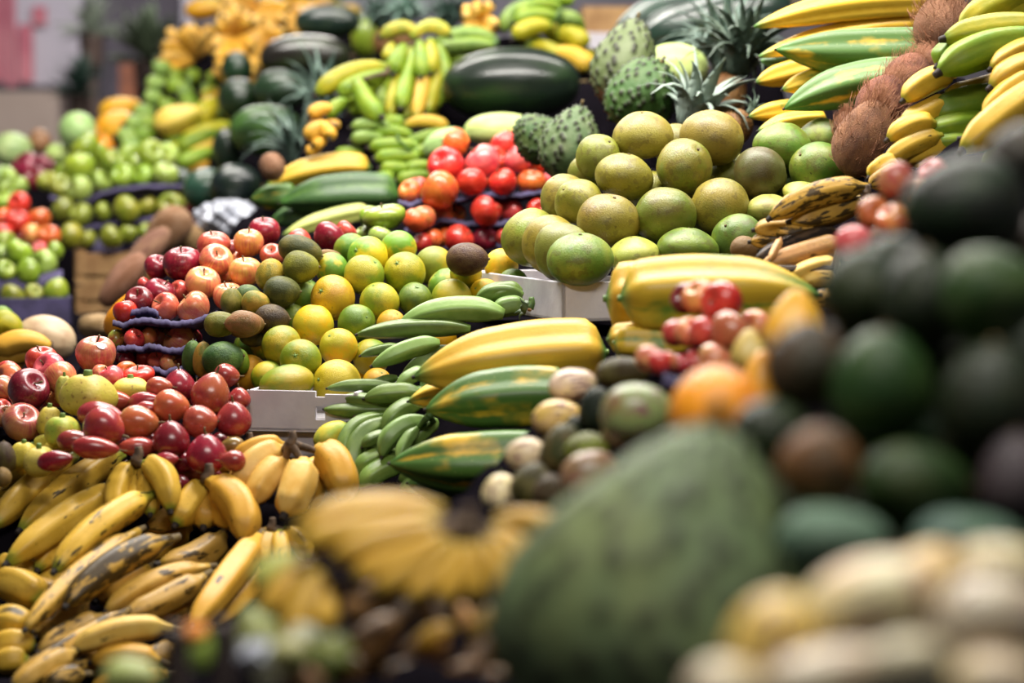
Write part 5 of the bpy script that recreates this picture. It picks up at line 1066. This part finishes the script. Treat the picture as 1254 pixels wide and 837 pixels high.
box3('card_box', 'white card box with a small dark hand slot, holding the lowest citrus', 'box', (302, 478), (438, 490), 528, 4.34, 4.30, .3, 'white', kind='slot')
box3('card_box', 'grey-white card box beneath the slotted white box', 'box', (304, 524), (440, 532), 560, 4.36, 4.32, .3, 'greycard')
box3('grapefruit_box', 'pale whitewashed wooden box under the heap of grapefruits', 'box', (689, 346), (800, 344), 395, 4.34, 4.4, .5, 'white')
box3('wooden_crate', 'pale brown wooden crate under the stacked green apples', 'crate', (90, 306), (176, 306), 398, 6.95, 6.95, .4, 'wood', kind='slats')
box3('black_crate', 'black crate full of trays under the green apples', 'crate', (-20, 366), (88, 360), 400, 6.2, 6.25, .4, 'tray')
#box3('dark_crate', 'blurred dark brown crate beside the plantain heap, slats upright', 'crate', (196, 770), (290, 770), 860, 2.9, 2.9, .2, 'darkwood', kind='card')
bx = bpy.data.objects[-1] if False else None
box3('small_box', 'small tan box standing on the wall shelf behind the soursops', 'box', (712, 8), (800, 8), 60, 7.9, 7.9, .3, 'wood')
box3('small_box', 'pale grey box below the tan one, beside the soursop', 'box', (714, 40), (760, 40), 90, 7.6, 7.6, .3, 'white')

# sticker on the lone striped apple and on a tray apple are parts of their apples
def sticker_on(label, dirv, r=.22):
    for o in COL.objects:
        if o.get('label') == label:
            inv = o.rotation_quaternion.inverted(); dl = inv @ Vector(dirv).normalized()
            q = Vector((0, 0, 1)).rotation_difference(dl); vs, fs = [], []; n = 20
            from mathutils.bvhtree import BVHTree
            tree = BVHTree.FromPolygons([v_.co for v_ in o.data.vertices], [tuple(p_.vertices) for p_ in o.data.polygons])
            def onsurf(v):
                v = v.normalized(); hit = tree.ray_cast(v * 3, -v)[0]
                return v * (hit.length + .03)
            vs.append(onsurf(dl))
            for k in range(n):
                a = 2 * math.pi * k / n; vs.append(onsurf(q @ Vector((r * math.cos(a), r * .75 * math.sin(a), 1)))) 
            fs = [(0, 1 + k, 1 + (k + 1) % n) for k in range(n)]
            s = link('fruit_sticker', _mk('fruit_sticker', vs, fs, M['sticker']), o); return
sticker_on('large red and yellow striped apple with a small sticker, standing up alone', (.38, -.8, .5), .22)

# white plastic bag
def bag():
    px, py = 280, 268; d = 6.6; r = random.Random(4)
    def rf(th, ph):
        k = 1 + .16 * math.sin(5 * ph + 4 * th) + .12 * math.sin(9 * ph - 7 * th + 1) + .08 * math.sin(17 * ph + 11 * th)
        return math.sin(th) * k, math.cos(th) * k * .8, 0
    vs, fs, t, g, fc = blob(rf, 72, 40); k = d / F; vs = [(v[0] * 36 * k, v[1] * 34 * k, v[2] * 24 * k) for v in vs]
    o = link('plastic_bag', _mk('plastic_bag', vs, fs, M['bag'], t, g, fc)); o.location = W(px, py, d)
    meta(o, 'crumpled white plastic bag between the dark watermelons and the red apples', 'bag')
bag()
def twisted():      # crumpled white wrap near the camera
    d = 2.14; k = d / F; px, py = 318, 800
    def rf(th, ph):
        q = 1 + .2 * math.sin(4 * ph + 3 * th) + .12 * math.sin(9 * ph - 7 * th + 1); return math.sin(th) * q, math.cos(th) * q, 0
    vs, fs, t, g, fc = blob(rf, 50, 30); vs = [(v[0] * 24 * k, v[1] * 22 * k, v[2] * 13 * k) for v in vs]
    o = link('plastic_wrap', _mk('plastic_wrap', vs, fs, M['bag'], t, g, fc)); o.location = W(px, py, d)
    meta(o, 'crumpled white wrap beside the upright dark crate slat, low down', 'bag')
twisted()
def post(px0, px1, y0, d, label):
    k = d / F; w_ = (px1 - px0) * k; top = W((px0 + px1) / 2, y0, d); h = .22
    vs = [(x, y, z) for z in (-h, 0) for y in (-.012, .012) for x in (-w_ / 2, w_ / 2)]
    o = link('crate_slat', _mk('crate_slat', vs, [(0, 2, 3, 1), (4, 5, 7, 6), (0, 1, 5, 4), (2, 6, 7, 3), (0, 4, 6, 2), (1, 3, 7, 5)], M['darkwood'], smooth=False)); o.location = top
    b = o.modifiers.new('edge', 'BEVEL'); b.width = .004; b.segments = 2
    meta(o, label, 'slat', 'dark upright slats')
post(202, 228, 768, 2.12, 'broad dark brown upright slat topped by the orange fruit end')
post(262, 282, 762, 2.1, 'narrow dark brown upright slat beside the white wrap')

# ------------------------------------------------------------------ the hall
def slabobj(name, lo, hi, mat, kind='structure', label=None, cat=None):
    vs = [(x, y, z) for z in (lo[2], hi[2]) for y in (lo[1], hi[1]) for x in (lo[0], hi[0])]
    c = Vector([(a + b) / 2 for a, b in zip(lo, hi)]); vs = [Vector(v) - c for v in vs]
    o = link(name, _mk(name, vs, [(0, 2, 3, 1), (4, 5, 7, 6), (0, 1, 5, 4), (2, 6, 7, 3), (0, 4, 6, 2), (1, 3, 7, 5)], M[mat], smooth=False)); o.location = c
    if kind: o['kind'] = kind
    if label: meta(o, label, cat)
    return o
slabobj('floor', (-5, -1, -.1), (5, 13, 0), 'floor')
slabobj('wall_back', (-5, 12.6, 0), (5, 12.8, 4), 'wall')
slabobj('wall_left', (-5.2, -1, 0), (-5, 12.8, 4), 'wall')
slabobj('wall_right', (5, -1, 0), (5.2, 12.8, 4), 'wall')
def panel(name, px0, py0, px1, py1, d, mat, label, cat, group=None, thick=.03, parent=None):
    a = W(px0, py0, d); b = W(px1, py1, d); c = (a + b) / 2; w_, h_ = abs(b.x - a.x) / 2, abs(a.z - b.z) / 2
    vs = [(x, y, z) for z in (-h_, h_) for y in (0, thick) for x in (-w_, w_)]
    o = link(name, _mk(name, vs, [(0, 2, 3, 1), (4, 5, 7, 6), (0, 1, 5, 4), (2, 6, 7, 3), (0, 4, 6, 2), (1, 3, 7, 5)], mat, smooth=False), parent)
    o.location = c if parent is None else c - parent.location
    if label: meta(o, label, cat, group)
    return o
pinkm = plain('pink_paint', '#a8566a', .8, '#c07a86', 2); greym = plain('banner_grey', '#a9a4b2', .8, '#b6b1be', 2); dkm = plain('dark_shelf_paint', '#55505c', .8, '#443f4a', 3)
bn = panel('wall_banner', -30, -40, 100, 104, 11.8, greym, 'pale grey and pink banner hanging on the far wall', 'banner')
for i, (x0, x1, y0, y1) in enumerate(((-30, 5, -40, 100), (8, 18, -40, 106), (22, 40, 30, 100), (40, 56, 8, 30))): panel('pink_stripe', x0, y0, x1, y1, 11.77, pinkm, None, None, None, .02, bn)
panel('beige_counter', -30, 112, 74, 588, 11.4, M['beige'], 'beige counter front below the pink and grey banner', 'counter', thick=.5)
panel('far_cabinet', 128, -40, 225, 568, 12.0, dkm, 'dull grey cabinet by the far wall beyond the spread banana bunch', 'cabinet', thick=.4)
panel('light_board', 226, -40, 240, 570, 11.9, greym, 'pale board beside the far grey cabinet', 'board')
panel('brown_sack', 146, 78, 182, 130, 11.0, plain('brown_sack_cloth', '#7a4c3c', .9, '#925c44', 6), 'reddish brown sack before the far grey cabinet', 'sack', thick=.3)
def leafy(px, py, d, L, n, a, b, seed, label, droop=1.0):
    r = random.Random(seed); k = d / F; root = link('leafy_plant', None); root.location = W(px, py, d); lv = []
    for i in range(n):
        az = r.uniform(0, 6.28); l = L * k * r.uniform(.6, 1.1); el = r.uniform(.2, 1.5); o_ = Vector((math.cos(az), math.sin(az), 0)); m = 6; w_ = l * .07; vs = []
        side = Vector((-math.sin(az), math.cos(az), 0))
        for j in range(m + 1):
            t = j / m; c = o_ * (l * t * math.cos(el) * .7) + Vector((0, 0, l * t * math.sin(el) - droop * l * .4 * t * t)); q = w_ * math.sin(min(3.1, .3 + t * 2.8)) + .001
            vs += [c - side * q, c + Vector((0, 0, q * .3)), c + side * q, c - Vector((0, 0, q * .3))]
        fs = [(j * 4 + q, j * 4 + (q + 1) % 4, j * 4 + 4 + (q + 1) % 4, j * 4 + 4 + q) for j in range(m) for q in range(4)] + [(3, 2, 1, 0), tuple(m * 4 + q for q in range(4))]
        lv.append((vs, fs, [0] * len(vs), [0] * len(vs), vs))
    o = link('foliage', mkmesh('plant_foliage', *mm(merge(lv)), M['leaf']), root); tint(o, a, b)
    link('pot', mkmesh('plant_pot', *mm(rod((0, 0, -L * k * .5), (0, 0, .01), L * k * .16, L * k * .2, 14)), M['darkwood']), root)
    z = root.location.z - L * k * .5
    if z > .05: link('stand', mkmesh('plant_stand', *mm(rod((0, 0, -L * k * .5 - z + .01), (0, 0, -L * k * .5), L * k * .12, L * k * .08, 10)), M['darkwood']), root)
    meta(root, label, 'plant', 'leafy plants by the far wall')
leafy(98, 118, 10.6, 70, 60, '#22342e', '#2e443a', 1, 'darkest leafy plant by the beige counter', .6)
leafy(112, 45, 11.3, 80, 50, '#6a7468', '#7e887a', 2, 'grey-green tall plant beside the pink and grey banner', .8)
leafy(182, 78, 10.5, 96, 90, '#3c4a38', '#55604a', 3, 'dark plant between the far cabinet and the spread banana bunch', .5)



# ------------------------------------------------------------------ added support sheet under everything, near-black to paint the shade between fruit
def cloth():
    bpy.context.view_layer.update(); S = []
    for it in ITEMS:
        for (px, py, r, off) in it['sp']:
            d = it['df'] + off; p = W(px, py, d); S.append((p.x, p.y, p.z, r / F * d * (1.3 if it.get('tube') else 1)))
    for o in COL.objects:
        if o.parent is None and o.name.startswith(('pineapple', 'card_box', 'grapefruit_box', 'wooden_crate', 'black_crate', 'dark_crate', 'small_box', 'plastic', 'crate_slat')):
            for c in [o] + list(o.children):
                if c.type != 'MESH': continue
                mw = c.matrix_world; V = [mw @ Vector(q) for q in c.bound_box]; zl = min(v.z for v in V)
                if c.name.startswith('leaf_crown'): continue
                xs = [v.x for v in V]; ys = [v.y for v in V]
                for i in range(11):
                    for j in range(11): S.append((min(xs) + (max(xs) - min(xs)) * i / 10, min(ys) + (max(ys) - min(ys)) * j / 10, zl - .01, .002))
    for o in COL.objects:
        if o.name.startswith('fruit_tray'):
            for v in o.data.vertices: p = o.location + v.co; S.append((p.x, p.y, p.z - .03, .002))
    S = np.array(S); nx, ny = 210, 330; X = np.linspace(S[:, 0].min() - .15, S[:, 0].max() + .15, nx); Y = np.linspace(S[:, 1].min() - .1, S[:, 1].max() + .2, ny)
    bot = S[:, 2] - S[:, 3] * 1.06 - .016; H = np.zeros((ny, nx))
    for j in range(ny):
        dx = X[:, None] - S[None, :, 0]; dy = Y[j] - S[None, :, 1]; D = np.sqrt(dx * dx + dy * dy)
        env = (bot[None] + 1.25 * np.maximum(0, D - S[None, :, 3] * .8)).min(1)
        w = 1 / (D + .03) ** 4; idw = (w * bot[None]).sum(1) / w.sum(1) - 1.1 * np.maximum(0, D.min(1) - .05) * 1.5
        H[j] = np.minimum(env, idw)
    for _ in range(2):
        K = H.copy(); K[1:-1, 1:-1] = (H[1:-1, 1:-1] * 4 + H[:-2, 1:-1] + H[2:, 1:-1] + H[1:-1, :-2] + H[1:-1, 2:]) / 8; H = np.minimum(H, K)
    H = np.maximum(H, .35)
    vs = [(X[i], Y[j], H[j, i]) for j in range(ny) for i in range(nx)]; fs = [(j * nx + i, j * nx + i + 1, j * nx + nx + i + 1, j * nx + nx + i) for j in range(ny - 1) for i in range(nx - 1)]
    ring = [i for i in range(nx)] + [j * nx + nx - 1 for j in range(1, ny)] + [(ny - 1) * nx + i for i in range(nx - 2, -1, -1)] + [j * nx for j in range(ny - 2, 0, -1)]
    b = len(vs)
    for q, i in enumerate(ring): v = vs[i]; vs.append((v[0] + .01 * math.sin(q * .8), v[1] + .01 * math.cos(q * .8), .02))
    n = len(ring)
    for q in range(n): fs.append((ring[(q + 1) % n], ring[q], b + q, b + (q + 1) % n))
    o = link('gap_shade_sheet', _mk('gap_shade_sheet', vs, fs, M['cloth'])); meta(o, 'near-black sheet added beneath all the fruit, standing in for shade in the gaps', 'cloth')
cloth()

# ------------------------------------------------------------------ lamps, camera
def lamp(x, y, z, sx, sy, e, col=(1, .95, .88), tilt=0):
    l = bpy.data.lights.new('stall_and_fill_lamp', 'AREA'); l.shape = 'RECTANGLE'; l.size = sx; l.size_y = sy; l.energy = e; l.color = col
    o = link('stall_and_fill_light', l); o.location = (x, y, z); o.rotation_euler = (tilt, 0, 0)
lamp(-.3, 4.75, 3.1, 1.5, .35, 112); lamp(.95, 4.5, 3.1, 1.2, .35, 56)
lamp(-1.1, 6.7, 3.4, 1.6, .4, 82); lamp(.6, 6.4, 3.4, 1.6, .4, 50); lamp(-1.2, 10.2, 3.6, 1.8, .6, 105); lamp(.1, 1.9, 2.9, 1.4, .35, 60)  # last one is a fill light added to brighten the fruit near the camera
w = bpy.data.worlds.new('hall_air'); SC.world = w; w.use_nodes = True
w.node_tree.nodes['Background'].inputs[0].default_value = (.86, .90, 1, 1); w.node_tree.nodes['Background'].inputs[1].default_value = .11
cam = bpy.data.cameras.new('camera'); co = link('camera', cam); co.location = CAM; co.rotation_euler = (math.pi / 2 - PITCH, 0, 0)
cam.lens = 85; cam.sensor_width = 36; cam.clip_start = .05; cam.dof.use_dof = True; cam.dof.focus_distance = 4.5; cam.dof.aperture_fstop = 1.9; cam.dof.aperture_blades = 9
SC.camera = co
SC.view_settings.view_transform = 'Standard'; SC.view_settings.look = 'None'; SC.view_settings.gamma = 1; SC.view_settings.exposure = 0.0
SC.view_settings.use_curve_mapping = False
SC.cycles.use_denoising = True; SC.cycles.max_bounces = 6
